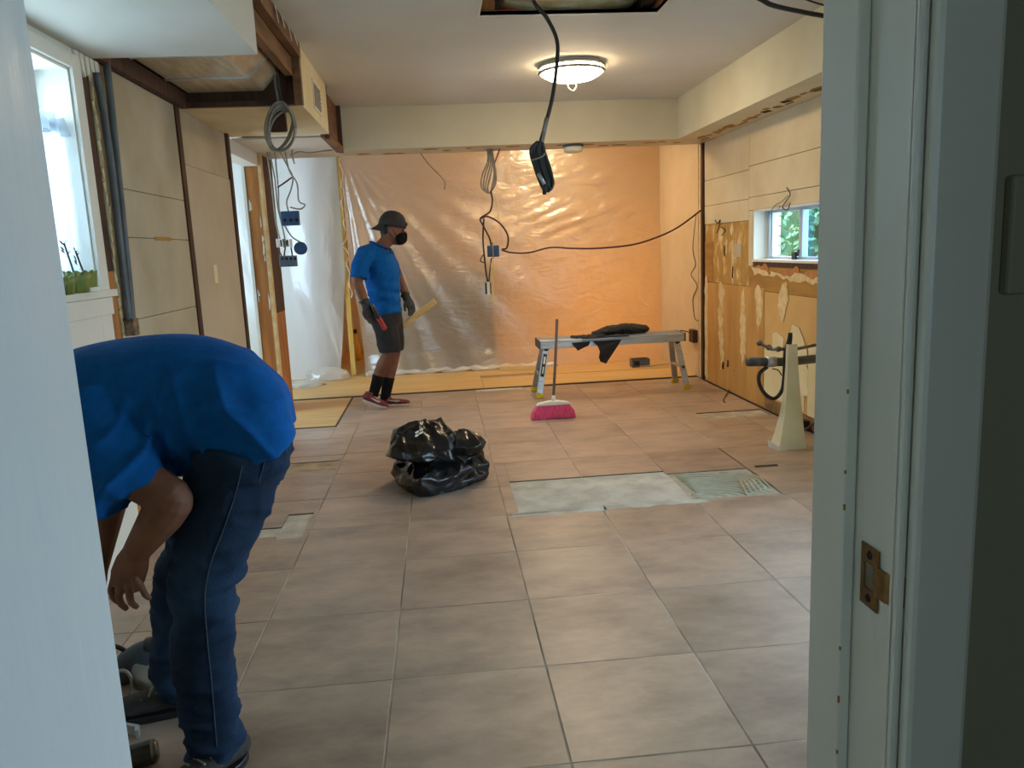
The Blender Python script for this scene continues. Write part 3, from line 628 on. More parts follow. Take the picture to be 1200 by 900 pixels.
# conduits on the left wall
cd = thing('conduit_pair', 'two grey flexible conduits running down the left wall into a clamp', 'conduit', (XL+0.03, 3.9, 1.1))
def lpt(u, v, x=XL+0.025): return ax(u, v, x)
MB().tube(curve([lpt(124, 68), lpt(130, 120), lpt(138, 200), lpt(146, 280), lpt(152, 340), lpt(155, 376)]), 0.017, 10).build('conduit', M_conduit, cd, smooth=True)
MB().tube(curve([lpt(113, 85), lpt(121, 130), lpt(131, 200), lpt(140, 280), lpt(147, 340), lpt(151, 376)]), 0.017, 10).build('conduit', M_conduit, cd, smooth=True)
p = lpt(153, 378); MB().box(XL+0.002, XL+0.05, p.y-0.03, p.y+0.035, p.z-0.06, p.z+0.02).build('clamp', M_chrome, cd, bevel=0.004)
MB().tube([lpt(157, 380), lpt(160, 392)], 0.014, 8).build('pipe_stub', M_alu, cd, smooth=True)

# ---- doorway the camera looks through ---------------------------------------
YN, YF = 0.600, 0.726; XJR, XJL = 0.360, -0.328
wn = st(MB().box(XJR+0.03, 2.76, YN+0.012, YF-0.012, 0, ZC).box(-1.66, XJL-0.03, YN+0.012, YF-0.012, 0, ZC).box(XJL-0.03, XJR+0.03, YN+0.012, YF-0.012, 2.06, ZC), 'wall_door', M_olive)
MB().box(XJR+0.03, 2.58, YF-0.012, YF, 0, ZC).build('kitchen_side_board', M_cream, wn)
MB().box(-1.48, XJL-0.03, YF-0.012, YF, 0, ZC).build('kitchen_side_board', M_cream, wn)
M_jamb = mat('worn_jamb_paint', (218, 212, 192), (208, 202, 182), rough=0.4, scale=4, stretch=(1, 1, 0.3), bump=0.15, bscale=25)
dr = st(MB().box(XJR+0.012, XJR+0.034, YN, YF-0.0005, 0, 2.055), 'door_2', M_jamb)
MB().box(XJR, XJR+0.0115, 0.663, YF, 0, 2.04).build('door_stop', M_jamb, dr, bevel=0.002)
MB().box(XJR+0.02, XJR+0.075, YN-0.016, YN-0.0005, 0, 2.12).build('casing', M_jamb, dr, bevel=0.005)
MB().box(XJR+0.012, XJR+0.0195, YN-0.006, YN+0.004, 0, 2.055).build('jamb_edge', M_jamb, dr, bevel=0.003)
MB().box(XJL-0.034, XJL, 0.46, YF, 0, 2.055).build('hinge_jamb', M_gloss, dr, bevel=0.002)
MB().box(XJL, XJR, YN, YF, 2.035, 2.055).build('head_jamb', M_jamb, dr)
rnd = random.Random(8); mb = MB()
for z in (0.88, 0.935, 0.99, 1.13, 1.165, 1.24):
    mb.box(XJR-0.0003, XJR+0.0015, 0.6627, 0.6642, z, z+rnd.uniform(.003, .007))
mb.build('paint_chip', M_ochre, dr)
sp = thing('strike_plate', 'worn brass strike plate screwed to the right door jamb', 'strike plate', (XJR+0.0115, 0.63, 1.04))
zc = ax(1022, 677, XJR+0.0115).z; yc = 0.634
xp = XJR+0.0112
mb = MB(); w = 0.014; h = 0.029
mb.box(xp-0.0015, xp, yc-w, yc+w, zc+0.012, zc+h).box(xp-0.0015, xp, yc-w, yc+w, zc-h, zc-0.012).box(xp-0.0015, xp, yc+0.008, yc+w, zc-0.012, zc+0.012).box(xp-0.0015, xp, yc-w, yc-0.006, zc-0.012, zc+0.012)
mb.build('plate', M_brass, sp)
mb = MB(); P = [(xp-0.0015, yc-w), (xp-0.0012, yc-w-0.010), (xp+0.002, yc-w-0.018), (xp+0.010, yc-w-0.023)]
for a, b in zip(P[:-1], P[1:]): mb.prism([(a[0], a[1], zc-0.014), (b[0], b[1], zc-0.014), (b[0]+.001, b[1]+.002, zc-0.014), (a[0]+.001, a[1]+.002, zc-0.014)], (0, 0, 0.028))
mb.build('lip', M_brass, sp)
MB().box(xp-0.0006, xp-0.0001, yc-0.006, yc+0.008, zc-0.012, zc+0.012).build('latch_hole', M_chrome, sp)
for z in (zc+0.0205, zc-0.0205): MB().lathe((xp-0.0015, yc, z), [(0.004, 0), (0.0035, 0.001), (0.001, 0.0012)], axis=(-1, 0, 0), seg=10).build('screw', M_dark, sp)
sw = thing('switch_plate', 'dim light switch plate on the olive wall at the right edge', 'switch', (0.5, 0.61, 1.3))
a = ay(1184, 205, 0.605); b = ay(1184, 345, 0.605)
MB().box(a.x, a.x+0.075, 0.600, 0.6119, b.z, a.z).build('plate', M_olive, sw, bevel=0.003); MB().box(a.x+0.03, a.x+0.046, 0.593, 0.5995, (a.z+b.z)/2-0.015, (a.z+b.z)/2+0.015).build('toggle', M_olive, sw)
# the dim hall around the camera
mb = MB(); mb.box(-1.7, -1.6, -2.0, YN+0.012, 0, ZC).box(1.7, 1.8, -2.0, YN+0.012, 0, ZC).box(-1.6, -0.88, -2.0, -1.9, 0, ZC).box(-0.32, 1.7, -2.0, -1.9, 0, ZC).box(-0.88, -0.32, -2.0, -1.9, 0, 1.15).box(-0.88, -0.32, -2.0, -1.9, 1.85, ZC).box(-1.7, 1.8, -2.0, YN+0.012, ZC, ZC+0.1)  # rear wall has an added opening that lets in light for the casing
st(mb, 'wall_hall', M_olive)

# ---- outdoors seen through the kitchen window --------------------------------
st(MB().box(2.8, 9.0, -1.0, 14.0, -0.4, -0.3), 'ground', M_ground)
hd = thing('hedge', 'leafy green hedge outside the kitchen window', 'hedge', (5.2, 9.5, -0.3))
mb = MB(); rnd = random.Random(21)
for k in range(5200):
    c = Vector((rnd.gauss(5.1, 0.12), rnd.uniform(6.2, 12.2), rnd.uniform(-0.2, 2.6))); d = Vector((rnd.uniform(-1, 0.4), rnd.uniform(-1, 1), rnd.uniform(-1, 1))).normalized(); e = d.orthogonal().normalized(); r = rnd.uniform(0.035, 0.075)
    mb.add([c-d*r, c+e*r*.5, c+d*r, c-e*r*.5], [(0, 1, 2, 3)])
mb.build('foliage', M_leaf, hd, kind='stuff')
MB().box(5.1, 5.7, 6.2, 12.2, -0.3, 2.4).build('inner_mass', mat('hedge_core', (74, 118, 76), (52, 90, 56), rough=0.9, scale=6), hd)
br_ = thing('brick_pier', 'pale painted brick pier outside the kitchen window', 'pier', (4.0, 9.2, -0.3))
MB().box(4.02, 4.18, 9.44, 9.96, -0.3, 2.6).build('mortar_core', M_whitepl, br_)
bme = None
for k in range(24):
    for (a, b) in (((9.16, 9.44), (9.46, 9.74)) if k % 2 else ((9.16, 9.30), (9.32, 9.60), (9.62, 9.74))):
        MB().box(4.0, 4.2, a+0.26, b+0.26, -0.29+k*0.12, -0.185+k*0.12).build('brick', M_brick, br_)

# ---- lamps ----------------------------------------------------------------------
M_lamp = mat('lit_diffuser', (255, 240, 214), rough=0.5, emit=(255, 226, 182), estr=25.0)
def ceiling_lamp(loc, label, r=0.225):
    t = thing('ceiling_lamp', label, 'lamp', loc)
    x, y, z = loc
    MB().lathe((x, y, z), [(r*0.95, -0.001), (r*0.98, -0.02), (r*0.98, -0.022)], seg=40).build('ceiling_pan', M_whitepl, t, smooth=True)
    MB().lathe((x, y, z), [(r*0.94, -0.024), (r*0.95, -0.055), (r*0.90, -0.078), (r*0.70, -0.102), (r*0.40, -0.117), (r*0.1, -0.122)], seg=40).build('diffuser', M_lamp, t, smooth=True)
    for z0 in (-0.024, -0.058):
        MB().tube([(x+r*1.02*math.cos(2*PI*k/40), y+r*1.02*math.sin(2*PI*k/40), z+z0) for k in range(41)], 0.010, 6, hint=(0, 0, 1)).build('trim_ring', M_cab_grey, t, smooth=True)
    return t
lamp = ceiling_lamp((1.02, 5.78, ZC), 'lit round flush ceiling lamp with metal trim rings')
p = Vector((1.02, 5.78, ZC-0.122))
wire('pull_tag', [p, p+Vector((.03, 0, -.02)), p+Vector((.02, 0, -.05)), p+Vector((.005, 0, -.06)), p+Vector((-.02, 0, -.045)), p+Vector((-.03, 0, -.015)), p+Vector((0, 0, -.002))], 0.003, M_whitepl, lamp)
ceiling_lamp((1.25, 8.25, ZC), 'lit ceiling lamp hidden behind the beam')

# ---- plastic sheeting -----------------------------------------------------------
def sheet(name, label, xl, xr, yb, z0, z1, nx, nz, fn, m=None):
    vs = []
    for j in range(nz+1):
        t = j/nz; z = z0+(z1-z0)*t
        a, b = xl(z), xr(z)
        for i in range(nx+1):
            x = a+(b-a)*i/nx; vs.append((x, yb+fn(x, z), z))
    fs = [(j*(nx+1)+i, j*(nx+1)+i+1, (j+1)*(nx+1)+i+1, (j+1)*(nx+1)+i) for j in range(nz) for i in range(nx)]
    return tag(MB().add(vs, fs).build(name, m or M_sheet, smooth=True), label, 'plastic sheet')
def f_main(x, z):
    ang = math.atan2(x+1.0, 2.55-z+1e-3); rr = math.hypot(x+1.0, 2.55-z)
    d = 0.030*math.sin(ang*34)*math.exp(-ang*1.6)*min(1, rr*0.8)
    d += 0.020*noise.noise((x*1.1, 0.3, z*0.8)) + 0.012*noise.noise((x*3.0+z*1.5, 1.7, z*2.0))
    w = math.exp(-((x-1.55)/0.75)**2-((z-1.75)/0.65)**2)
    d += w*0.012*noise.ridged_multi_fractal((x*2.2+z*0.6, 0.0, z*7.5-x*2.5), 0.9, 2.1, 4, 1.0, 2.0)
    d += 0.006*noise.ridged_multi_fractal((x*3.5-z*1.2, 3.0, z*3.2), 0.9, 2.1, 3, 1.0, 2.0)
    if z < 0.25: d += -(0.25-z)*0.25
    return d
sheet('plastic_sheeting', 'large translucent plastic sheet closing the opening behind the bench', lambda z: -1.0+0.09*math.sin(min(1, max(0, (1.3-z)/1.3))*1.6), lambda z: XR-0.008, 9.0, 0.01, 2.64, 230, 130, f_main)
sheet('plastic_sheeting', 'bluish plastic sheet hanging beside the stripped doorway, left of the gap', lambda z: -2.75, lambda z: -1.06-0.14*min(1, max(0, (1.2-z)/1.2)), 9.06, 0.01, 2.64, 90, 70,
      lambda x, z: 0.028*math.sin(x*11+1.4*math.sin(z*1.3))+0.016*noise.noise((x*4+z*1.5, 0, z*1.2)) + 0.02*math.sin((x+1.9)*14+(z)*5)*math.exp(-z*1.5), M_sheetl)
po = thing('timber_post', 'pale timber post wrapped in tape and plastic at the gap in the sheeting', 'post', (-1.06, 9.14, 0.008))
MB().box(-1.085, -1.03, 9.11, 9.17, 0.0085, ZC-0.002).build('post', mat('yellow_post', (232, 196, 110), (214, 172, 84), rough=0.5, scale=4, stretch=(4, 4, .5)), po, bevel=0.004)
mb = MB(); rnd = random.Random(31); P = []
for k in range(26): P.append((-1.01+0.05*math.sin(k*1.9)*rnd.random(), 9.0+0.02*rnd.random(), 0.9+k*0.066))
mb.tube(curve(P, 4), (0.006, 0.024), 6); mb.build('plastic_tape', M_sheetw, po, smooth=True)
# crumpled ends on the floor
def crumple(name, label, c, r, seed, m=None):
    mb = MB(); mb.ell((0, 0, 0), (1, 1, 1), nu=40, nv=24)
    vs = []
    for v in mb.v:
        p = Vector(v); n = noise.ridged_multi_fractal(p*1.6+Vector((seed, 0, 0)), 0.8, 2.2, 4, 1.0, 2.0)*0.16+0.72
        q = Vector((p.x*r[0], p.y*r[1], p.z*r[2]))*n + Vector(c); q.z = max(q.z, 0.009+0.002*abs(p.x)); vs.append(q)
    mb.v = vs; return tag(mb.build(name, m or M_sheetw, smooth=True), label, 'plastic')
crumple('crumpled_plastic', 'crumpled plastic heap at the foot of the gap in the sheeting', (-1.33, 8.86, 0.03), (0.28, 0.12, 0.14), 3)
crumple('crumpled_plastic', 'flat yellowish scrap of crumpled plastic on the plywood', (-1.52, 8.56, 0.012), (0.24, 0.16, 0.05), 8)
mb = MB(); P = [(-0.9+k*0.1, 8.93+0.012*math.sin(k*2.3), 0.03+0.008*math.sin(k*1.7)) for k in range(23)]
mb.tube(curve(P, 4), [(0.03+0.010*math.sin(k*0.9), 0.045) for k in range(22*4+1)], 10)
tag(mb.build('rolled_plastic_hem', M_sheetw, smooth=True), 'rolled bottom hem of plastic lying along the floor', 'plastic')
tag(MB().bar((0.62, 8.80, 0.034), (1.16, 8.74, 0.034), 0.05, 0.05).build('timber_batten', M_pine, bevel=0.003), 'short pale timber batten weighing down the plastic hem', 'batten')
# things behind the sheeting: a dark cabinet and a lit lamp
cb = thing('dark_cabinet', 'dark cabinet seen as a blurred shadow behind the plastic sheet', 'cabinet', (0.1, 9.4, 0.008))
MB().box(-0.62, 0.72, 9.12, 9.6, 0.06, 1.02).build('body', M_darkwood, cb, bevel=0.01); MB().box(-0.66, 0.76, 9.10, 9.62, 1.021, 1.06).build('top', M_darkwood, cb, bevel=0.005)
for (a, b) in ((-0.60, 0.03), (0.07, 0.70)): MB().box(a, b, 9.10, 9.119, 0.1, 0.99).build('door', M_darkwood, cb, bevel=0.004)
for x in (-0.55, 0.65): MB().box(x-0.03, x+0.03, 9.2, 9.5, 0.009, 0.059).build('foot', M_darkwood, cb)
fl = thing('floor_lamp', 'warm floor lamp glowing through the sheet at right', 'lamp', (1.75, 10.1, 0.008))
MB().lathe((1.75, 10.1, 0.009), [(0.14, 0), (0.14, 0.015), (0.02, 0.03), (0.012, 0.05), (0.012, 0.62)]).build('base', M_darkwood, fl, smooth=True)
MB().lathe((1.75, 10.1, 0.62), [(0.17, 0.0), (0.12, 0.26)]).build('lamp_shade', mat('lamp_shade_lit', (255, 220, 160), rough=0.6, emit=(255, 176, 84), estr=11.0), fl, smooth=True)
yb_ = thing('yellow_bottle', 'small yellow bottle on the floor seen through the gap in the sheeting', 'bottle', (-1.17, 10.2, 0.008))
bx_ = ay(415, 385, 10.4).x
MB().lathe((bx_, 10.4, 0.009), [(0.06, 0), (0.065, 0.05), (0.06, 0.22), (0.03, 0.3), (0.03, 0.36)]).build('body', mat('yellow_bottle_plastic', (226, 180, 60), (206, 160, 46), rough=0.4, scale=8), yb_, smooth=True)
MB().lathe((bx_, 10.4, 0.37), [(0.034, 0), (0.034, 0.05)]).build('cap', M_black, yb_)

# ---- work bench -----------------------------------------------------------------
bn = thing('work_platform', 'folding aluminium work platform bench with yellow rubber feet', 'work bench', (1.56, 7.25, 0))
mb = MB(); mb.box(0.89, 2.25, 7.12, 7.40, 0.505, 0.525); mb.box(0.89, 2.25, 7.115, 7.135, 0.45, 0.5045).box(0.89, 2.25, 7.385, 7.405, 0.45, 0.5045); mb.build('deck', M_alu, bn, bevel=0.003)
for k in range(7):
    y = 7.15+k*0.037; MB().box(0.90, 2.24, y, y+0.012, 0.5251, 0.529).build('tread_rib', M_alu, bn)
MB().box(0.875, 0.889, 7.115, 7.405, 0.45, 0.528).build('end_cap', M_conduit, bn); MB().box(2.251, 2.265, 7.115, 7.405, 0.45, 0.528).build('end_cap', M_conduit, bn)
for (tx, bx) in ((0.945, 0.858), (2.19, 2.256)):
    ends = []
    for (ty, by) in ((7.16, 7.075), (7.36, 7.445)):
        a = Vector((tx, ty, 0.45)); b = Vector((bx, by, 0.04)); lg = MB().bar(a, b, 0.055, 0.028, hint=(0, 1, 0)).build('leg', M_alu, bn, bevel=0.003); ends.append((a, b))
        MB().obox(b+Vector((0, 0, -0.019)), (0.033, 0, 0), (0, 0.022, 0), (0.004 if bx > 1.5 else -0.004, 0, 0.020)).build('rubber_foot', M_yellowpl, lg, bevel=0.004)
        MB().tube([a+Vector((0, -0.02, 0)), a+Vector((0, 0.02, 0))], 0.025, 12, hint=(1, 0, 0)).build('hinge', M_black, bn)
    m0 = ends[0][0].lerp(ends[0][1], 0.58); m1 = ends[1][0].lerp(ends[1][1], 0.58); MB().bar(m0, m1, 0.05, 0.025).build('rung', M_alu, bn)
    if bx < 1.5:
        a, b = ends[0]; n = Vector((0, -0.0155, 0)); p0 = a.lerp(b, 0.12)+n; p1 = a.lerp(b, 0.62)+n
        lb = MB().bar(p0, p1, 0.034, 0.002, hint=(0, 1, 0)).build('printed_label', M_black, bn)
        q0 = a.lerp(b, 0.18)+n*1.12; q1 = a.lerp(b, 0.34)+n*1.12; MB().bar(q0, q1, 0.016, 0.0015, hint=(0, 1, 0)).build('label_print', M_whitepl, lb)
        q0 = a.lerp(b, 0.40)+n*1.12; q1 = a.lerp(b, 0.57)+n*1.12; MB().bar(q0, q1, 0.012, 0.0015, hint=(0, 1, 0)).build('label_print', M_whitepl, lb)
    MB().lathe(m0+Vector((0.0, -0.016, 0)), [(0.014, 0), (0.014, 0.02), (0.008, 0.022)], axis=(0, -1, 0), seg=12).build('lock_knob', M_black, bn)

# black cloth on the bench
ck = thing('black_jacket', 'black jacket lying over the bench with its hem hanging down', 'jacket', (1.6, 7.2, 0.53))
def fb(c, n):
    return c + n*(0.012*noise.ridged_multi_fractal(c*9, 0.9, 2.1, 3, 1.0, 2.0)-0.012)
mb = MB(); mb.tube([(1.42, 7.25, 0.555), (1.55, 7.26, 0.575), (1.72, 7.27, 0.585), (1.86, 7.27, 0.575), (1.93, 7.27, 0.57)], [(0.018, 0.09), (0.036, 0.12), (0.046, 0.12), (0.036, 0.11), (0.03, 0.08)], 16, round_cap=True)
mb.tube([(1.20, 7.2, 0.537), (1.5, 7.2, 0.54)], [(0.007, 0.07), (0.009, 0.1)], 12, round_cap=True)
remesh(mb, 'folded_body', M_shorts, ck, 0.008, 3, fb)
mb = MB()
def hang(pts):
    n = len(pts); base = []
    for k, (u, v) in enumerate(pts):
        p = ay(u, v, 7.095); p.y -= 0.012*math.sin(k*2.1); base.append(p)
    mb.prism(base, (0, 0.012, 0))
hang([(670, 402), (692, 400), (690, 405), (683, 408), (677, 411)]); hang([(695, 400), (728, 398), (724, 406), (717, 416), (710, 426), (704, 424), (702, 419), (703, 412), (701, 406)])
mb.build('hanging_hem', M_shorts, ck)
mb = MB(); mb.box(1.28, 1.72, 7.085, 7.14, 0.528, 0.536); mb.build('fold_over_edge', M_shorts, ck, bevel=0.003)

# ---- broom -----------------------------------------------------------------------
bm_ = thing('broom', 'upright broom with pink bristles and a thin wooden handle', 'broom', (0.86, 6.19, 0))
mb = MB(); rnd = random.Random(6)
for i in range(46):
    for j in range(4):
        t = (i+0.5)/46*2-1; y = 6.165+j*0.016; top = Vector((0.86+t*0.125, y, 0.115)); bot = Vector((0.855+t*0.185+rnd.uniform(-.004, .004), 6.15+j*0.026+rnd.uniform(-.005, .005), 0.002+rnd.uniform(0, .006)))
        mid = top.lerp(bot, 0.5)+Vector((t*0.016, 0, 0)); mb.tube([top, mid, bot], [0.0035, 0.005, 0.0042], 4)
mb.build('bristles', M_pink, bm_, kind='stuff')
MB().prism([(0.685, 6.16, 0.006), (1.028, 6.16, 0.006), (0.99, 6.16, 0.11), (0.73, 6.16, 0.11)], (0, 0.055, 0)).build('bristle_core', M_pink, bm_)
MB().prism([(0.72, 6.155, 0.112), (1.0, 6.155, 0.112), (0.985, 6.155, 0.130), (0.90, 6.155, 0.145), (0.82, 6.155, 0.145), (0.735, 6.155, 0.130)], (0, 0.065, 0)).build('head', M_whitepl, bm_, bevel=0.006)
MB().tube([(0.862, 6.19, 0.13), (0.866, 6.19, 0.19)], [0.018, 0.014], 12).build('socket', M_whitepl, bm_, smooth=True)
MB().tube([(0.864, 6.19, 0.17), (0.89, 6.19, 0.47), (0.915, 6.19, 0.80)], 0.0115, 12, round_cap=True).build('handle', M_stick, bm_, smooth=True)

# ---- rubbish bag -------------------------------------------------------------------
bg_ = thing('rubbish_bag', 'crumpled glossy black rubbish bag slumped on the tiles', 'bag', (-0.08, 4.6, 0))
def facet(c, r, seed, npl=46, flat=-1):
    rnd = random.Random(seed); pl = []
    for k in range(npl):
        d = Vector((rnd.gauss(0, 1), rnd.gauss(0, 1), rnd.gauss(0, 1))).normalized(); pl.append((d, rnd.uniform(0.80, 1.05)))
    mb = MB(); mb.ell((0, 0, 0), (1, 1, 1), nu=130, nv=80); vs = []
    for v in mb.v:
        d = Vector(v); d = d.normalized()
        rr = min((q/max(1e-3, n.dot(d)) for n, q in pl if n.dot(d) > 0.2), default=1.2)
        rr = min(rr, 1.3)*(0.95+0.075*noise.ridged_multi_fractal(d*2.3+Vector((seed, 0, 0)), 0.9, 2.2, 4, 1.0, 2.0)-0.06)
        p = Vector((d.x*r[0]*rr, d.y*r[1]*rr, d.z*r[2]*rr))+Vector(c)
        p.z = max(p.z, 0.003); vs.append(p)
    mb.v = vs; return mb
def ringbag(name, rings, seed, amp, parent, nsub=5):
    rnd = random.Random(seed); n = 15; bm = bmesh.new(); R = []
    for (cx, cy, z, foot, sc, jit) in rings:
        row = []
        for k in range(n):
            th = 2*PI*k/n; m_ = len(foot); f_ = th/(2*PI)*m_; a_ = Vector(foot[int(f_) % m_]); b_ = Vector(foot[(int(f_)+1) % m_]); p = a_.lerp(b_, f_-int(f_))*sc
            row.append(bm.verts.new((cx+p.x+rnd.uniform(-jit, jit), cy+p.y+rnd.uniform(-jit, jit), max(0.003, z+rnd.uniform(-jit, jit)*(0.0 if z < 0.01 else 0.9)))))
        R.append(row)
    for a, b in zip(R[:-1], R[1:]):
        for k in range(n):
            k2 = (k+1) % n
            if rnd.random() < .5: bm.faces.new((a[k], a[k2], b[k2])); bm.faces.new((a[k], b[k2], b[k]))
            else: bm.faces.new((a[k], a[k2], b[k])); bm.faces.new((a[k2], b[k2], b[k]))
    bm.faces.new(R[0][::-1]); top = bm.verts.new(sum((v.co for v in R[-1]), Vector())/n+Vector((0, 0, 0.012)))
    for k in range(n): bm.faces.new((R[-1][k], R[-1][(k+1) % n], top))
    bmesh.ops.subdivide_edges(bm, edges=bm.edges, cuts=nsub, use_grid_fill=True); bmesh.ops.triangulate(bm, faces=bm.faces); bm.normal_update()
    for v in bm.verts:
        p = v.co; d = noise.ridged_multi_fractal(p*9.5+Vector((seed, 0, 0)), 0.9, 2.2, 2, 1.0, 2.0)-1.0
        q = p+v.normal*amp*d; q.z = max(0.003, q.z); v.co = q
    me = bpy.data.meshes.new(name); bm.to_mesh(me); bm.free(); me.materials.append(M_bag)
    return link(name, me, parent, True)
dia = [(0.27, -0.02), (0.20, 0.20), (0.0, 0.28), (-0.24, 0.20), (-0.33, 0.05), (-0.22, -0.20), (-0.14, -0.36), (0.10, -0.20)]
ringbag('bag_body', [(-0.04, 4.62, 0.0, dia, 0.93, .008), (-0.04, 4.62, 0.05, dia, 1.03, .02), (-0.03, 4.63, 0.11, dia, 0.98, .025), (-0.03, 4.64, 0.16, dia, 0.84, .03), (-0.05, 4.64, 0.20, dia, 0.66, .03), (-0.06, 4.63, 0.23, dia, 0.4, .02)], 4, 0.013, bg_)
rnd8 = [(0.24, 0.0), (0.17, 0.17), (0.0, 0.2), (-0.18, 0.15), (-0.26, 0.0), (-0.18, -0.17), (0.0, -0.22), (0.17, -0.17)]
ringbag('gathered_top', [(-0.12, 4.58, 0.175, rnd8, 0.72, .01), (-0.13, 4.57, 0.205, rnd8, 0.98, .02), (-0.14, 4.56, 0.26, rnd8, 0.95, .025), (-0.13, 4.58, 0.32, rnd8, 0.74, .03), (-0.14, 4.60, 0.365, rnd8, 0.5, .02), (-0.14, 4.60, 0.385, rnd8, 0.25, .01)], 14, 0.014, bg_)
ringbag('twisted_neck', [(0.09, 4.56, 0.185, rnd8, 0.35, .008), (0.10, 4.55, 0.21, rnd8, 0.48, .012), (0.10, 4.55, 0.25, rnd8, 0.5, .014), (0.095, 4.57, 0.29, rnd8, 0.4, .014), (0.08, 4.60, 0.315, rnd8, 0.2, .008)], 23, 0.008, bg_, 4)
lg = MB(); p0 = Vector((-0.19, 4.375, 0.345)); e1 = Vector((0.05, 0.03, 0.016)); e2 = Vector((-0.008, 0.03, 0.026))
for (a, b, c, d) in ((0, 0, .35, .3), (.45, .1, .9, .35), (.1, .5, .5, .8), (.6, .55, 1, .85)):
    lg.prism([p0+e1*a+e2*b, p0+e1*c+e2*b, p0+e1*c+e2*d, p0+e1*a+e2*d], (0, -0.002, 0.002))
lg.build('white_print', M_whitepl, bg_)

# ---- plumbing and pedestal by the right wall ------------------------------------------
pd = thing('pedestal_cover', 'cream flared pedestal cover standing on the floor under the window', 'pedestal', (2.24, 4.85, 0))
lv = [(0.0, 2.14, 2.325, 4.78), (0.10, 2.164, 2.318, 4.795), (0.24, 2.190, 2.306, 4.81), (0.40, 2.205, 2.292, 4.82), (0.55, 2.210, 2.281, 4.825), (0.69, 2.212, 2.272, 4.825)]
mb = MB(); vs = []
for (z, a, b, y) in lv: vs += [(a, y, z), (b, y, z), (b+0.004, y+0.008, z), (a+0.004, y+0.008, z)]
mb.add(vs, [(4*i+k, 4*i+(k+1) % 4, 4*i+4+(k+1) % 4, 4*i+4+k) for i in range(5) for k in range(4)] + [(3, 2, 1, 0), (20, 21, 22, 23)]); mb.build('front_face', M_pedestal, pd)
mb = MB(); vs = []
for (z, a, b, y), s_ in zip(lv, (0.20, 0.15, 0.10, 0.06, 0.045, 0.04)):
    vs += [(a, y, z), (a-s_*0.12, y+s_*0.5, z), (a-s_*0.12+0.006, y+s_*0.5+.006, z), (a+0.006, y+0.008, z)]
mb.add(vs, [(4*i+k, 4*i+(k+1) % 4, 4*i+4+(k+1) % 4, 4*i+4+k) for i in range(5) for k in range(4)] + [(3, 2, 1, 0), (20, 21, 22, 23)]); mb.build('left_face', M_pedestal, pd)
mb = MB(); vs = []
for (z, a, b, y), s_ in zip(lv, (0.20, 0.15, 0.10, 0.06, 0.045, 0.04)):
    vs += [(b, y, z), (b+s_*0.05, y+s_*0.5, z), (b+s_*0.05-0.006, y+s_*0.5+.006, z), (b-0.006, y+0.008, z)]
mb.add(vs, [(4*i+k, 4*i+(k+1) % 4, 4*i+4+(k+1) % 4, 4*i+4+k) for i in range(5) for k in range(4)] + [(3, 2, 1, 0), (20, 21, 22, 23)]); mb.build('right_face', M_pedestal, pd)
MB().prism([(2.14, 4.779, 0.001), (2.112, 4.88, 0.001), (2.105, 4.88, 0.05), (2.12, 4.83, 0.045), (2.137, 4.785, 0.03)], (0.006, -0.003, 0)).build('torn_lip', M_whitepl, pd)
pb = thing('sink_plumbing', 'dark drain pipe, valves and looped hose sticking out of the right wall', 'plumbing', (2.4, 5.0, 0.5))
def pp(u, v, y=4.97): return ay(u, v, y)
a = pp(876, 424); b = pp(924, 424, 5.02); d = (b-a)
MB().tube([a, a.lerp(b, .5)], 0.031, 14).build('pipe_end', M_pipe, pb, smooth=True)
MB().tube([a.lerp(b, .44), a.lerp(b, .66)], 0.037, 14).build('coupling', M_alu, pb, smooth=True)
MB().tube([a.lerp(b, .66), b, Vector((XR+0.02, 5.1, b.z))], 0.030, 14).build('drain_pipe', M_pipe, pb, smooth=True)
MB().tube(curve([pp(899, 430), pp(890, 438), pp(890, 450), pp(897, 462), pp(907, 467), pp(916, 458), pp(919, 440), pp(920, 415), pp(924, 400), pp(926, 391)]), 0.013, 10).build('hose', M_cab_black, pb, smooth=True)
MB().tube(curve([pp(888, 401), pp(896, 405), pp(904, 409), pp(912, 409), pp(932, 409, 5.0), Vector((XR+0.02, 5.05, 0.66))]), 0.011, 10).build('supply_pipe', M_chrome, pb, smooth=True)
for (u, v) in ((890, 402), (901, 407), (912, 409)):
    q = pp(u, v); MB().ell(q, (0.022, 0.02, 0.02)).build('valve_body', M_chrome, pb, smooth=True)
for (u, v) in ((905, 403), (915, 401)):
    q = pp(u, v); MB().bar(q, q+Vector((0, 0, -0.04)), 0.012, 0.012).build('valve_handle', M_black, pb)
MB().tube(curve([pp(925, 405), pp(926, 396), pp(926, 390)]), 0.015, 8).build('hose_tip', M_black, pb, smooth=True)
MB().tube(curve([pp(905, 432), pp(912, 434), pp(916, 440)]), 0.004, 6).build('thin_wire', M_cab_brown, pb, smooth=True)
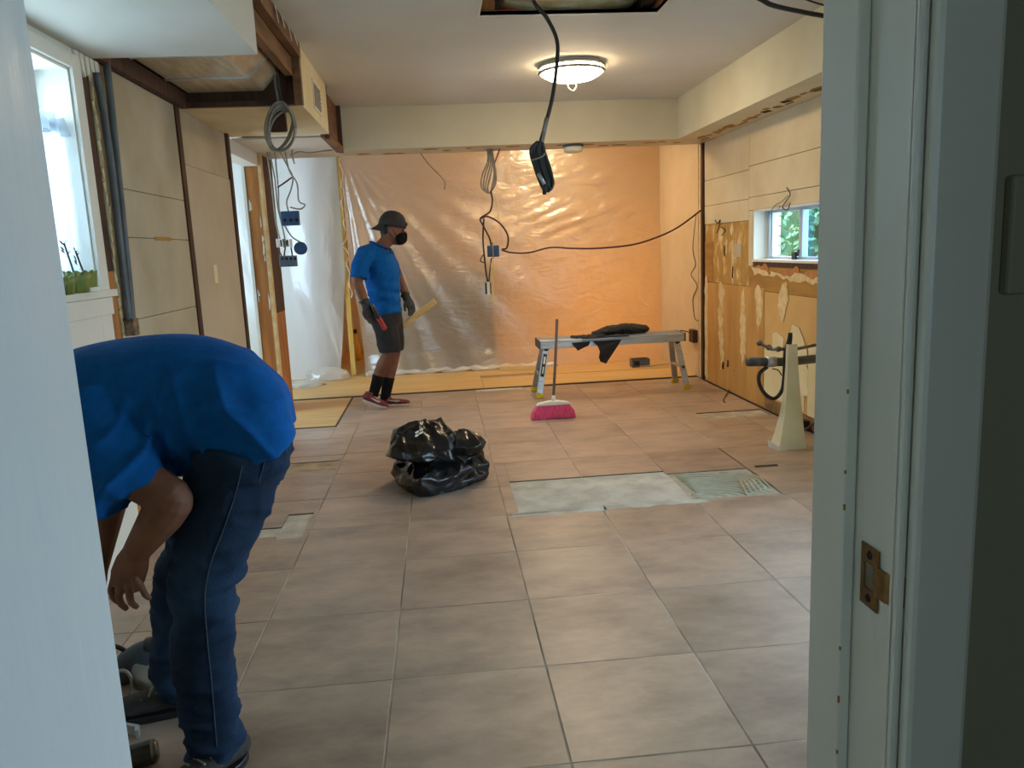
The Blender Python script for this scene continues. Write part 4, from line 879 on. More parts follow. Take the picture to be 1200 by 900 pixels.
# ---- cables and electrical bits --------------------------------------------------------
hc = thing('hanging_cable', 'thick black cable hanging from the ceiling hatch with its end coiled', 'cable', (0.57, 4.3, ZC))
K = lambda u, v: ay(u, v, 4.3)
MB().tube(curve([Vector((0.56, 4.25, ZC+0.12)), K(625, 0), K(640, 20), K(652, 45), K(653, 70), K(648, 110), K(641, 140), K(633, 168)]), 0.0105, 10).build('cable', M_cab_black, hc, smooth=True)
MB().tube([K(641, 138), K(634, 170)], 0.0125, 8).build('grey_sleeve', M_cab_grey, hc, smooth=True)
for k in range(7):
    o = (k % 4)*3.0-4; dy = 0.010*(k//4)+0.004*(k % 3)
    q = [(632+o*.5, 166), (626+o, 176), (630+o, 194), (636+o*.9, 212), (641+o*.7, 222+(k % 3)), (644+o*.8, 214), (639+o, 196), (634+o*.8, 178), (633+o*.5, 167)]
    MB().tube(curve([ay(u, v, 4.27+dy) for (u, v) in q]), 0.0085, 8).build('coil_loop', M_cab_black, hc, smooth=True)
MB().tube(curve([ay(622, 188, 4.24), ay(629, 186, 4.23), ay(637, 182, 4.24), ay(638, 176, 4.30)]), 0.004, 6).build('cable_tie', M_cab_grey, hc, smooth=True)
MB().tube([ay(631, 203, 4.24), ay(638, 216, 4.24)], 0.010, 8).build('bare_sleeve', M_alu, hc, smooth=True)
MB().tube([ay(638, 214, 4.25), ay(638, 228, 4.25)], 0.011, 8).build('plug', M_black, hc, smooth=True)
# smoke detector base on the beam
sb = thing('detector_base', 'round white detector base fixed under the beam', 'detector', (1.42, 7.3, ZS))
p = az(677, 166, ZS-0.004); MB().lathe((p.x, 7.36, ZS-0.001), [(0.095, 0), (0.095, -0.02)], seg=28).build('dark_ring', M_conduit, sb)
MB().lathe((p.x, 7.36, ZS-0.021), [(0.088, 0), (0.082, -0.04), (0.06, -0.048), (0.02, -0.048)], seg=28).build('body', M_whitepl, sb, smooth=True)
# centre bundle
cb2 = thing('wire_bundle', 'bundle of hanging wires with a blue outlet box in front of the plastic sheet', 'wires', (0.52, 7.45, ZS))
Q = lambda u, v, y=7.45: ay(u, v, y)
for o in (-3, -1, 1, 3):
    MB().tube(curve([Q(573+o*.6, 172), Q(574+o, 190), Q(570+o*1.6, 205), Q(568+o*1.2, 220), Q(574, 226), Q(579+o*.6, 215), Q(580+o*.3, 200), Q(575+o*.5, 175)]), 0.007, 6).build('grey_cable', M_cab_grey, cb2, smooth=True)
MB().tube(curve([Q(586, 173), Q(578, 196)]), 0.006, 6).build('red_wire', M_red, cb2, smooth=True)
MB().tube(curve([Q(575, 224), Q(577, 235), Q(574, 248), Q(563, 256), Q(566, 264), Q(574, 280), Q(576, 292)]), 0.0085, 7).build('dark_wire', M_cab_brown, cb2, smooth=True)
MB().tube(curve([Q(563, 256), Q(572, 254), Q(586, 262), Q(595, 276), Q(594, 290), Q(588, 292)]), 0.0085, 7).build('dark_wire', M_cab_brown, cb2, smooth=True)
MB().tube(curve([Q(567, 256), Q(566, 280), Q(568, 305), Q(570, 322), Q(572, 332)]), 0.0085, 7).build('dark_wire', M_cab_black, cb2, smooth=True)
MB().tube(curve([Q(576, 302), Q(574, 318), Q(573, 330)]), 0.006, 6).build('dark_wire', M_cab_black, cb2, smooth=True)
MB().tube(curve([Q(568, 296), Q(563, 305), Q(567, 308)]), 0.005, 6).build('dark_wire', M_cab_black, cb2, smooth=True)
MB().tube(curve([Q(579, 225), Q(584, 250), Q(589, 285)]), 0.003, 6).build('thin_tan_wire', M_pine, cb2, smooth=True)
c = Q(578, 294); bb = MB().box(c.x-0.055, c.x+0.055, 7.42, 7.48, c.z-0.055, c.z+0.05).build('outlet_box', M_bluebox, cb2, bevel=0.006)
for dx in (-0.025, 0.025): MB().box(c.x+dx-0.014, c.x+dx+0.014, 7.412, 7.4195, c.z-0.03, c.z+0.03).build('knockout', M_bluebox, bb)
MB().tube([Q(577, 284, 7.41), Q(578, 303, 7.41)], 0.008, 6).build('strap', M_cab_grey, bb)
c = Q(572, 337); ou = MB().box(c.x-0.028, c.x+0.028, 7.43, 7.47, c.z-0.06, c.z+0.05).build('switch_body', M_black, cb2, bevel=0.004); MB().box(c.x-0.012, c.x+0.016, 7.424, 7.4295, c.z-0.07, c.z+0.055).build('switch_plate', M_whitepl, ou)
MB().obox((Q(577, 308)+Q(576, 356))/2, (0.016, 0, 0), (0, 0.007, 0), (Q(577, 308)-Q(576, 356))/2).build('wood_strip', M_pine, cb2, bevel=0.002)
# long run of cable to the right wall
wire('long_cable', [Q(588, 293, 7.42), Q(600, 296), Q(620, 296), Q(645, 290, 7.5), Q(670, 291, 7.5), Q(700, 291, 7.5), Q(740, 287, 7.5), Q(770, 278, 7.5), Q(795, 266, 7.5), Vector((XR-0.022, 7.545, 1.66))], 0.0085, M_cab_brown, label='dark cable strung from the blue outlet box to the right corner')
wire('loose_wire', [ax(816, 250, XR-0.01), ax(812, 290, XR-0.012), ax(815, 310, XR-0.015), ax(810, 322, XR-0.012), ax(817, 335, XR-0.02), ax(812, 350, XR-0.015), ax(814, 372, XR-0.012), ax(818, 376, XR-0.012)], 0.004, M_cab_black, label='thin black wire dangling beside the right corner stud', cat='wire')
wire('loose_wire', [Q(491, 177, 7.6), Q(502, 192, 7.6), Q(520, 211, 7.6), Q(521, 222, 7.6)], 0.006, M_cab_grey, label='short grey wire poking out under the left part of the beam', cat='wire')
ob = thing('outlet_box', 'small brown outlet box hanging low by the right corner', 'outlet box', (XR-0.03, 7.86, 0.4))
p = ax(813, 393, XR-0.03); MB().box(XR-0.06, XR-0.012, p.y-0.07, p.y+0.07, p.z-0.07, p.z+0.06).build('box', M_darkwood, ob, bevel=0.005)
MB().tube(curve([p+Vector((-0.03, 0.0, 0.03)), p+Vector((-0.12, 0.05, 0.05)), p+Vector((-0.16, 0.05, 0.0))]), 0.005, 6).build('lead', M_cab_black, ob, smooth=True)
jb = thing('junction_box', 'open grey metal junction box on the plywood behind the bench', 'junction box', (2.18, 8.5, 0.008))
mb = MB(); mb.box(2.08, 2.28, 8.46, 8.47, 0.009, 0.10).box(2.08, 2.28, 8.58, 8.59, 0.009, 0.10).box(2.08, 2.09, 8.47, 8.58, 0.009, 0.10).box(2.27, 2.28, 8.47, 8.58, 0.009, 0.10).box(2.09, 2.27, 8.47, 8.58, 0.009, 0.02); mb.build('box', M_conduit, jb)
MB().box(2.10, 2.16, 8.45, 8.459, 0.03, 0.08).build('knockout', M_dark, jb)
MB().bar((2.16, 8.44, 0.02), (2.50, 8.46, 0.03), 0.02, 0.012).build('metal_strap', M_alu, jb)
tg = thing('wall_wire_tails', 'curly wire tails poking out above the kitchen window', 'wires', (XR-0.02, 5.8, 1.68))
R_ = lambda u, v, x=XR-0.02: ax(u, v, x)
MB().tube(curve([R_(922, 220), R_(926, 228, XR-0.04), R_(921, 236), R_(917, 243), R_(923, 246, XR-0.05), R_(926, 238)]), 0.004, 6).build('wire', M_cab_black, tg, smooth=True)
MB().tube(curve([R_(924, 229), R_(916, 236, XR-0.05), R_(909, 240), R_(904, 247), R_(910, 247, XR-0.05), R_(915, 241)]), 0.004, 6).build('wire', M_cab_grey, tg, smooth=True)
wt = thing('wall_wire_tails', 'black wire ends sprouting from the mustard backing beside the window', 'wires', (XR-0.02, 6.95, 1.5))
MB().tube(curve([R_(838, 258), R_(841, 262, XR-0.04), R_(844, 258), R_(842, 268), R_(840, 273)]), 0.005, 6).build('wire', M_cab_black, wt, smooth=True)
MB().tube(curve([R_(845, 266), R_(850, 270, XR-0.03), R_(846, 276)]), 0.005, 6).build('wire', M_cab_black, wt, smooth=True)
fw = thing('floor_wire', 'thin wire running from the low wall hole onto the tiles', 'wire', (2.4, 6.7, 0.0))
MB().tube(curve([ax(860, 434, XR), az(858, 450, 0.04), az(848, 468, 0.006), az(850, 472, 0.005)]), 0.004, 6).build('wire', M_cab_black, fw, smooth=True)
ow = thing('outlet_tail', 'brown wire and dark box low behind the pedestal cover', 'wire', (2.5, 4.6, 0.1))
MB().tube(curve([ax(968, 484, XR-0.03), ax(955, 495, XR-0.05), ax(946, 502, XR-0.06), ax(941, 503, XR-0.05)]), 0.008, 6).build('wire', M_cab_brown, ow, smooth=True)
p = ax(941, 497, XR-0.04); MB().box(p.x-0.03, p.x+0.03, p.y-0.04, p.y+0.04, p.z-0.03, p.z+0.03).build('box', M_black, ow, bevel=0.004)
cpost = thing('ceiling_cable', 'thick black cable crossing the ceiling to a bracket on the right soffit', 'cable', (2.1, 4.3, 2.5))
a = ax(973, 20, 2.222)
MB().tube(curve([Vector((1.32, 4.0, ZC+0.03)), ay(885, -4, a.y-0.25), ay(905, 6, a.y-0.2), ay(940, 14, a.y-0.1), a]), 0.013, 8).build('cable', M_cab_black, cpost, smooth=True)
MB().tube(curve([ay(935, -4, a.y-0.1), ay(955, 3, a.y-0.05), ax(973, 8, 2.22)]), 0.005, 6).build('thin_cable', M_cab_brown, cpost, smooth=True)
b = ax(973, 60, 2.222); MB().box(2.205, 2.229, a.y-0.03, a.y+0.012, b.z, a.z+0.10).build('bracket', M_darkwood, cpost, bevel=0.003)

# left electrical cluster
le = thing('junction_box_cluster', 'cluster of blue electrical boxes hanging on wires in the left doorway', 'electrical boxes', (-1.25, 7.0, 2.2))
E_ = lambda u, v, y=6.95: ay(u, v, y)
def ebox(u0, v0, u1, v1, name, m, dep=0.06, tilt=0):
    a = E_(u0, v0); b = E_(u1, v1); return MB().box(a.x, b.x, 6.93-dep/2, 6.93+dep/2, b.z, a.z).build(name, m, le, bevel=0.005)
b1 = ebox(330, 248, 352, 264, 'outlet_box', M_bluebox)
for k in range(3): p = E_(334+k*7, 258, 6.895); MB().lathe(p, [(0.014, 0), (0.014, 0.006)], axis=(0, -1, 0), seg=10).build('knockout', M_dark, b1)
for k in range(3): ebox(324+k*7.5, 280, 328.5+k*7.5, 290, 'switch_body', M_whitepl if k % 2 == 0 else M_chrome, 0.03)
for k in range(2): ebox(328.8+k*7.5, 281, 331.2+k*7.5, 289, 'switch_toggle', M_black, 0.03)
p = E_(352, 291); MB().lathe(p+Vector((0, 0.03, 0)), [(0.055, 0), (0.055, 0.035), (0.05, 0.04)], axis=(0, -1, 0), seg=24).build('round_box', M_bluebox, le, smooth=False)
b2 = ebox(328, 300, 349, 312, 'four_gang_box', mat('slate_box', (92, 108, 126), (76, 92, 110), rough=0.5, scale=10))
for k in range(4): p = E_(331+k*5, 303, 6.898); MB().box(p.x-0.008, p.x+0.008, p.y-0.004, p.y, p.z-0.012, p.z+0.012).build('slot', M_dark, b2)
for pts in ([(316, 178), (322, 210), (325, 240), (330, 262), (334, 280)], [(313, 178), (318, 215), (322, 250), (325, 268), (328, 280)], [(322, 178), (326, 220), (328, 250), (340, 275), (352, 284)],
            [(328, 178), (337, 195), (343, 208), (341, 222), (336, 236), (338, 248)], [(334, 178), (339, 200), (348, 215), (350, 235), (357, 240), (352, 245), (340, 243)],
            [(336, 282), (334, 292), (333, 300)], [(341, 290), (342, 296), (343, 301)], [(327, 290), (328, 296), (331, 302)], [(345, 192), (342, 178), (350, 170), (365, 167), (382, 170), (392, 172)], [(325, 220), (335, 213), (342, 208)], [(340, 182), (350, 178), (362, 179), (378, 177), (390, 176)]):
    MB().tube(curve([E_(u, v) for u, v in pts]), 0.0065, 6).build('wire', M_cab_brown if len(pts) < 4 else M_cab_grey, le, smooth=True)
co = thing('cable_coil', 'hanging coil of grey cable under the left soffit', 'cable', (-0.92, 5.15, 2.29))
for k in range(5):
    ph = k*0.5; P = []
    cx, cy = 328+1.5*math.sin(k*2), 148+1.2*k
    for q in range(25):
        th = 2*PI*q/24; P.append(ay(cx+(17-0.9*k)*math.cos(th+.1*k)+1.5*math.sin(2*th+k), cy+(29-1.6*k)*math.sin(th), 5.0+0.01*k+0.02*math.sin(th+ph)))
    MB().tube(P, 0.0075, 6).build('loop', M_cab_grey, co, smooth=True)
MB().tube(curve([ay(324, 60, 4.95), ay(322, 90, 4.97), ay(326, 118, 5.0)]), 0.0075, 6).build('feed', M_cab_grey, co, smooth=True)
MB().tube(curve([ay(320, 40, 4.9), ay(324, 80, 4.93), ay(330, 120, 5.0)]), 0.006, 6).build('feed', M_cab_black, co, smooth=True)
p = ay(326, 140, 5.1); MB().box(p.x-0.055, p.x+0.05, 5.075, 5.12, p.z-0.075, p.z+0.05).build('dark_box', M_darkwood, co, bevel=0.01)

# ==== people ==========================================================================
def crease(c, n, amp, sc, rot=(1, 1, 1), off=0.0):
    p = Vector((c.x*rot[0], c.y*rot[1], c.z*rot[2]))*sc+Vector((off, off*.7, 0))
    return n*(amp*(noise.ridged_multi_fractal(p, 0.9, 2.0, 2, 1.0, 2.0)-1.0))
def finger(mb, base, dirs, lens, r):
    P = [Vector(base)]; R = [r]
    for d, l, rr in zip(dirs, lens, (r*.95, r*.88, r*.78)):
        P.append(P[-1]+Vector(d).normalized()*l); R.append(rr)
    mb.tube(P, R, 8, round_cap=True)
    return P[-1]

# ---- worker bending in the foreground (facing -x) ----
wa = thing('person', 'worker in blue polo shirt and jeans bending forward in the foreground', 'person', (-0.75, 2.15, 0))
A = lambda u, v, y: ay(u, v, y)
YM = 2.15
# body: torso core, neck, head, arms with hands, legs
bd = MB()
bd.tube([(-0.585, YM, 0.95), (-0.65, YM, 1.01), (-0.78, YM, 1.05), (-0.95, YM, 1.04), (-1.05, YM, 1.02)], [(0.09, 0.12), (0.10, 0.14), (0.115, 0.16), (0.11, 0.17), (0.07, 0.12)], 18, round_cap=True)
bd.tube([(-1.03, YM, 1.03), (-1.13, YM, 0.99), (-1.19, YM, 0.95)], [0.06, 0.055, 0.055], 14)
bd.ell((-1.25, YM, 0.88), (0.10, 0.078, 0.12), Matrix.Rotation(0.5, 3, 'Y'))
bd.ell((-1.33, YM, 0.84), (0.028, 0.016, 0.02)); bd.ell((-1.31, YM, 0.78), (0.03, 0.03, 0.018))
for s in (-1, 1): bd.ell((-1.24, YM+s*0.08, 0.88), (0.025, 0.012, 0.032))
# near arm (left)
sh = Vector((-0.97, 1.97, 1.0)); el = A(203, 585, 1.92); wr_ = A(160, 646, 1.95); kn = A(150, 674, 1.955)
bd.tube([sh, sh.lerp(el, .5), el], [0.062, 0.057, 0.05], 14, round_cap=True)
bd.tube([el, el.lerp(wr_, .3), el.lerp(wr_, .7), wr_], [0.052, 0.053, 0.042, 0.034], 14, round_cap=True)
bd.tube([wr_, wr_.lerp(kn, .5), kn, A(147, 686, 1.955)], [(0.034, 0.028), (0.044, 0.026), (0.046, 0.024), (0.042, 0.020)], 14, round_cap=True, hint=(0.2, 1, 0))
for (u0, v0, u1, v1, u2, v2, u3, v3, yy, r) in ((133, 680, 130, 692, 133, 701, 139, 706, 1.97, 0.0100), (142, 686, 139, 699, 142, 708, 148, 713, 1.945, 0.0108), (151, 687, 152, 699, 154, 707, 160, 711, 1.925, 0.0105), (158, 678, 166, 688, 170, 697, 175, 701, 1.91, 0.0098)):
    bd.tube([A(u0, v0, yy), A(u1, v1, yy), A(u2, v2, yy+.006), A(u3, v3, yy+.014)], [r, r*.98, r*.9, r*.8], 8, round_cap=True)
bd.tube([A(150, 662, 1.985), A(160, 678, 2.0), A(166, 690, 2.005)], [0.016, 0.0125, 0.0105], 8, round_cap=True)
# far arm (right)
el2 = Vector((-1.03, 2.42, 0.72)); wr2 = Vector((-1.09, 2.36, 0.48))
bd.tube([(-0.98, 2.33, 1.0), el2], [0.06, 0.05], 12, round_cap=True); bd.tube([el2, wr2], [0.05, 0.034], 12, round_cap=True)
bd.tube([wr2, wr2+Vector((-0.02, -0.01, -0.07))], [(0.034, 0.026), (0.042, 0.022)], 12, round_cap=True)
for k in range(4):
    b0 = wr2+Vector((-0.05+k*0.022, -0.01, -0.09)); finger(bd, b0, ((-.1, 0, -1), (0, -.3, -1), (.2, -.6, -.8)), (0.035, 0.025, 0.018), 0.0095)
finger(bd, wr2+Vector((0.02, -0.03, -0.04)), ((.5, -.5, -1), (.2, -.5, -1), (0, -.3, -1)), (0.03, 0.025, 0.015), 0.0105)
# legs inside the jeans
nl = [A(285, 520, 2.05), A(258, 610, 2.04), A(236, 670, 2.03), A(238, 760, 2.02), A(250, 862, 2.02)]
fl_ = [Vector((-0.56, 2.27, 0.90)), Vector((-0.72, 2.32, 0.66)), A(205, 690, 2.34), A(200, 760, 2.35), A(203, 806, 2.34)]
for L_ in (nl, fl_): bd.tube(L_, [0.085, 0.075, 0.055, 0.052, 0.04], 14, round_cap=True)
remesh(bd, 'body', M_skin, wa, 0.0042, 3)
hr = MB(); hr.ell((-1.235, YM, 0.905), (0.105, 0.084, 0.11), Matrix.Rotation(0.5, 3, 'Y')); hr.build('hair', M_hair, wa, smooth=True)
for s_ in (-1, 1): MB().ell((-1.322, YM+s_*0.032, 0.885), (0.012, 0.014, 0.010)).build('eye', M_dark, wa, smooth=True)
# jeans
jn = MB()
jn.tube([A(306, 494, YM), A(289, 520, YM), A(265, 560, YM)], [(0.085, 0.15), (0.125, 0.18), (0.12, 0.17)], 20, round_cap=True)
jn.tube([A(284, 522, 2.06), A(264, 592, 2.05), A(247, 645, 2.04), A(238, 700, 2.03), A(237, 760, 2.03), A(243, 820, 2.03), A(250, 862, 2.03), A(253, 882, 2.03)],
        [0.128, 0.118, 0.104, 0.092, 0.083, 0.076, 0.076, 0.078], 20)
jn.tube([Vector((-0.56, 2.28, 0.90)), Vector((-0.68, 2.31, 0.70)), A(213, 690, 2.34), A(208, 750, 2.35), A(207, 800, 2.35), A(207, 814, 2.35)], [0.12, 0.108, 0.092, 0.08, 0.074, 0.076], 20)
def fj(c, n):
    low = max(0.0, 1-c.z/0.42); kn_ = math.exp(-((c.z-0.52)/0.10)**2); hp = math.exp(-((c.z-0.80)/0.12)**2)
    return c + crease(c, n, 0.016*low+0.006, 7.0, (.8, .8, 2.6)) + crease(c, n, 0.018*kn_+0.020*hp, 5.0, (1.2, 1, 2.4), 3.0) + n*0.008*math.sin(c.z*75+9*c.x+3*noise.noise(c*6))*low*low
jo = remesh(jn, 'jeans', M_jeans, wa, 0.008, 8, fj)
from mathutils.bvhtree import BVHTree
def on_surface(o, pts, off=0.002):
    bm2 = bmesh.new(); bm2.from_mesh(o.data); tr = BVHTree.FromBMesh(bm2); bm2.free(); out = []
    for p in pts:
        d = (p-EYEP).normalized(); h = tr.ray_cast(EYEP, d)
        if h[0] is not None: out.append(h[0]-d*off)
    return out
def stitch(pix, y, name, r=0.0015):
    q = on_surface(jo, curve([A(u, v, y) for u, v in pix], 8))
    if len(q) > 2: MB().tube(q, r, 5).build(name, M_seam, jo, smooth=True)
stitch([(284, 545), (277, 575), (262, 620), (247, 660), (240, 700), (243, 750), (248, 800), (252, 850), (254, 875)], 2.0, 'side_seam')
stitch([(314, 500), (312, 525), (308, 548), (303, 565)], 2.0, 'pocket_seam'); stitch([(315, 516), (334, 514)], 2.0, 'pocket_seam')
stitch([(314, 520), (332, 518)], 2.0, 'pocket_seam')
# shirt
sh_ = MB()
secs = [((340, 500), (214, 552), (304, 545, 1.95)), ((334, 465), (208, 556), (285, 502, 1.94)), ((318, 438), (200, 562), (262, 482, 1.94)), ((280, 408), (176, 564), (222, 475, 1.935)),
        ((222, 392), (146, 562), (172, 475, 1.93)), ((150, 396), (104, 552), (110, 475, 1.92)), ((88, 410), (66, 536), (60, 470, 1.94)), ((40, 432), (36, 515), (32, 470, 2.02))]
vs = []; NR = 40
tops = curve([A(a[0], a[1], YM) for a, b, c in secs], 4); bots = curve([A(b[0], b[1], YM) for a, b, c in secs], 4); nrs = curve([A(*c) for a, b, c in secs], 4); secs = list(zip(tops, bots, nrs))
for (p, q, c) in secs:
    m_ = (p+q)/2; nr = c-m_; fr = Vector((nr.x*0.4, -nr.y, 0.0))
    for k in range(NR):
        th = 2*PI*k/NR; vs.append(m_+(p-m_)*math.cos(th)+(nr if math.sin(th) > 0 else -fr)*math.sin(th))
sh_.add(vs, [(j*NR+k, j*NR+(k+1) % NR, (j+1)*NR+(k+1) % NR, (j+1)*NR+k) for j in range(len(secs)-1) for k in range(NR)]+[tuple(range(NR-1, -1, -1)), tuple((len(secs)-1)*NR+k for k in range(NR))])
sl0 = A(92, 470, 1.99); hem = A(149, 583, 1.93)
sh_.tube([sl0, sl0.lerp(hem, .5), hem], [(0.125, 0.10), (0.115, 0.088), (0.10, 0.08)], 20, round_cap=False)
sh_.tube([Vector((-0.98, 2.30, 1.02)), Vector((-1.02, 2.38, 0.82))], [(0.10, 0.085), (0.09, 0.075)], 18)
def fs_(c, n):
    near = max(0.0, min(1.0, (2.16-c.y)/0.14)); top = max(0.0, min(1.0, (1.16-c.z)/0.10))
    hipf = math.exp(-((c.x+0.56)/0.13)**2); slv = math.exp(-((c.x+0.86)/0.10)**2)*max(0, min(1, (0.95-c.z)/0.12)); arm = math.exp(-((c.x+0.78)/0.10)**2)
    wob = 2.2*noise.noise(c*4.0)
    def ridge(t, p=2.2): return (1-abs(math.sin(t)))**p
    k = n*(0.022*hipf*top*ridge((c.x*0.95+c.z*0.30)*36+wob*1.5))
    k += n*(0.020*hipf*top*near*ridge((c.x*0.55-c.z*0.85)*26+wob*1.6+1.0))
    k += n*(0.016*slv*ridge((c.x*0.86+c.z*0.50)*48+wob*1.2, 1.6))
    k += n*(0.026*arm*near*max(0, min(1, (1.08-c.z)/0.12))*ridge((c.x*.85-c.z*.52)*36+wob*1.6+.6))
    k += n*(0.006*top*noise.noise(c*9))
    # hem: split vent on the near side
    return c+k
remesh(sh_, 'polo_shirt', M_shirt, wa, 0.0075, 8, fs_)
# shoes
def shoe(parent, heel, toe, m_up, m_sole, name='shoe', w=0.048, lift=0.0, extra=None, h=0.075):
    heel = Vector(heel); toe = Vector(toe); d = toe-heel; Ld = d.length; t = d.normalized(); sd = Vector((0, 0, 1)).cross(t).normalized(); up = t.cross(sd)
    if up.z < 0: up = -up
    mb = MB(); P = []; R = []
    for (f, hh, ww) in ((0.04, h*.62, w*.62), (0.15, h*.74, w*.78), (0.35, h*.66, w*.82), (0.55, h*.5, w*.92), (0.75, h*.40, w*1.0), (0.92, h*.32, w*.72), (0.985, h*.24, w*.4)):
        P.append(heel+t*(Ld*f)+up*(0.018+hh*0.5)); R.append((hh*0.5+0.006, ww))
    mb.tube(P, R, 16, hint=tuple(sd), round_cap=True); mb.tube([heel+t*Ld*.20+up*(h*.55), heel+t*Ld*.16+up*(h*1.15)], [(0.042, 0.036), (0.040, 0.036)], 14, hint=tuple(sd))
    sh = remesh(mb, name, m_up, parent, 0.005, 4)
    out = []; n = 28
    for k in range(n):
        th = 2*PI*k/n; f = 0.5-0.5*math.cos(th); ww = w*(0.78+0.25*math.sin(min(f, 1)*PI*0.75))*math.sqrt(max(0, 1-(2*f-1)**4))*1.03
        out.append(heel+t*(Ld*(f*1.03-0.015))+sd*(ww*(1 if th < PI else -1)))
    MB().prism(out, up*0.022).build('sole', m_sole, sh, bevel=0.004)
    MB_l = MB()
    for k in range(4):
        c = heel+t*(Ld*(0.42+0.075*k))+up*(0.018+h*(0.72-0.075*k)); MB_l.bar(c-sd*w*0.5-up*0.004, c+sd*w*0.5-up*0.004, 0.006, 0.005)
    MB_l.build('lace', M_cab_grey if m_up is M_bootgrey else M_whitepl, sh)
    return sh, heel, t, sd, up, Ld
shoe(wa, (-0.625, 2.07, 0.0015), (-0.81, 1.85, 0.0015), M_bootgrey, M_black, w=0.055, h=0.085)
shoe(wa, (-0.80, 2.36, 0.0015), (-1.10, 2.31, 0.0015), M_bootgrey, M_black, w=0.055, h=0.10)

# ---- worker standing at the back (facing +x, a little towards the camera) ----
wb = thing('person', 'masked worker in backwards cap, blue polo and black shorts walking by the sheeting', 'person', (-0.55, 7.1, 0))
B = lambda u, v, y=7.1: ay(u, v, y)
bd = MB()
hc_ = B(459.5, 269); tilt = Matrix.Rotation(0.22, 3, 'Y')
bd.ell(hc_, (0.108, 0.082, 0.128), tilt); bd.ell(hc_+Vector((0.03, 0, -0.075)), (0.075, 0.064, 0.062), tilt)
bd.ell(hc_+tilt@Vector((0.112, -0.01, -0.012)), (0.022, 0.016, 0.026)); bd.ell(hc_+tilt@Vector((0.095, 0, 0.03)), (0.02, 0.06, 0.012))
for s in (-1, 1): bd.ell(hc_+Vector((-0.012, s*0.083, -0.01)), (0.022, 0.012, 0.034))
bd.tube([hc_+Vector((-0.025, 0, -0.07)), B(448, 288), B(443, 297)], [0.058, 0.06, 0.075], 14)
bd.tube([B(441, 296), B(446, 320), B(450, 345), B(454, 368)], [(0.09, 0.15), (0.12, 0.17), (0.11, 0.15), (0.11, 0.15)], 18, round_cap=True)
# near arm
na = [B(427, 297, 6.90), B(420, 318, 6.86), B(419, 332, 6.85), B(424, 345, 6.84), B(428, 355, 6.84)]
bd.tube(na, [0.058, 0.052, 0.046, 0.042, 0.033], 14, round_cap=True)
fa = [B(452, 298, 7.30), B(464, 318, 7.33), B(470, 332, 7.32), B(474, 341, 7.28), B(477, 349, 7.25)]
bd.tube(fa, [0.056, 0.05, 0.044, 0.04, 0.032], 14, round_cap=True)
# hands inside the gloves
bd.tube([na[-1], B(431, 366, 6.84)], [(0.03, 0.025), (0.034, 0.02)], 10, round_cap=True); bd.tube([fa[-1], B(481, 360, 7.25)], [(0.03, 0.025), (0.034, 0.02)], 10, round_cap=True)
# legs
n_leg = [B(451, 372, 7.02), B(455, 398, 7.01), B(456, 414, 7.01), B(449, 428, 7.03), B(444, 440, 7.05), B(438.5, 459, 7.04)]
f_leg = [B(457, 372, 7.17), B(461, 398, 7.17), B(462, 412, 7.17), B(458, 428, 7.17), B(455.5, 442, 7.16), B(452, 463, 7.15)]
for L_ in (n_leg, f_leg): bd.tube(L_, [0.095, 0.08, 0.058, 0.063, 0.054, 0.04], 14, round_cap=True)
remesh(bd, 'body', M_skin, wb, 0.008, 4)
for s in (-1, 1): MB().ell(hc_+tilt@Vector((0.094, s*0.034, 0.006)), (0.010, 0.014, 0.008)).build('eye', M_dark, wb, smooth=True)
# mask with ear loop
mk = MB(); mc = hc_+tilt@Vector((0.075, 0, -0.060)); mk.ell(mc, (0.070, 0.074, 0.064), tilt); mk.ell(mc+tilt@Vector((0.038, 0, 0.014)), (0.030, 0.05, 0.050), tilt)
mo = remesh(mk, 'face_mask', M_blackcloth, wb, 0.006, 3)
for s in (-1, 1): MB().tube(curve([mc+Vector((-.02, s*.072, .02)), hc_+Vector((0.0, s*.086, 0.012)), hc_+Vector((-0.03, s*.088, -0.02)), mc+Vector((-.03, s*.070, -.02))]), 0.003, 6).build('ear_loop', M_black, mo, smooth=True)
MB().ell(hc_+Vector((-0.035, 0, 0.0)), (0.076, 0.0835, 0.075), tilt).build('hair', M_hair, wb, smooth=True)
cp = MB(); vs = []; cc = hc_+tilt@Vector((-0.004, 0, 0.028)); n = 28
for j in range(9):
    ph = j/8*PI/2
    for i in range(n):
        th = 2*PI*i/n; q = Vector((0.124*max(0.0, math.cos(ph))**.8*math.cos(th), 0.096*max(0.0, math.cos(ph))**.8*math.sin(th), 0.135*math.sin(ph)**1.0))
        if j == 8: q = Vector((0.0, 0, 0.137))
        vs.append(cc+tilt@q)
cp.add(vs, [(j*n+i, j*n+(i+1) % n, (j+1)*n+(i+1) % n, (j+1)*n+i) for j in range(8) for i in range(n)] + [tuple(range(n))])
co_ = cp.build('cap', M_cap, wb, smooth=True)
br2 = MB(); P = []
for k in range(13):
    a = math.radians(125+k*9.2); P.append(cc+tilt@Vector((0.118*math.cos(a), 0.094*math.sin(a), 0.006)))
for k in range(12, -1, -1):
    a = math.radians(125+k*9.2); P.append(cc+tilt@Vector((0.118*math.cos(a)-0.080*max(0.0, math.sin(k/12*PI))**.6, 0.09*math.sin(a), -0.052)))
br2.prism(P, (0, 0, -0.006)); br2.build('brim', M_cap, co_)
MB().ell(cc+tilt@Vector((0.118, 0, 0.04)), (0.014, 0.03, 0.02)).build('strap_button', M_black, co_, smooth=True)
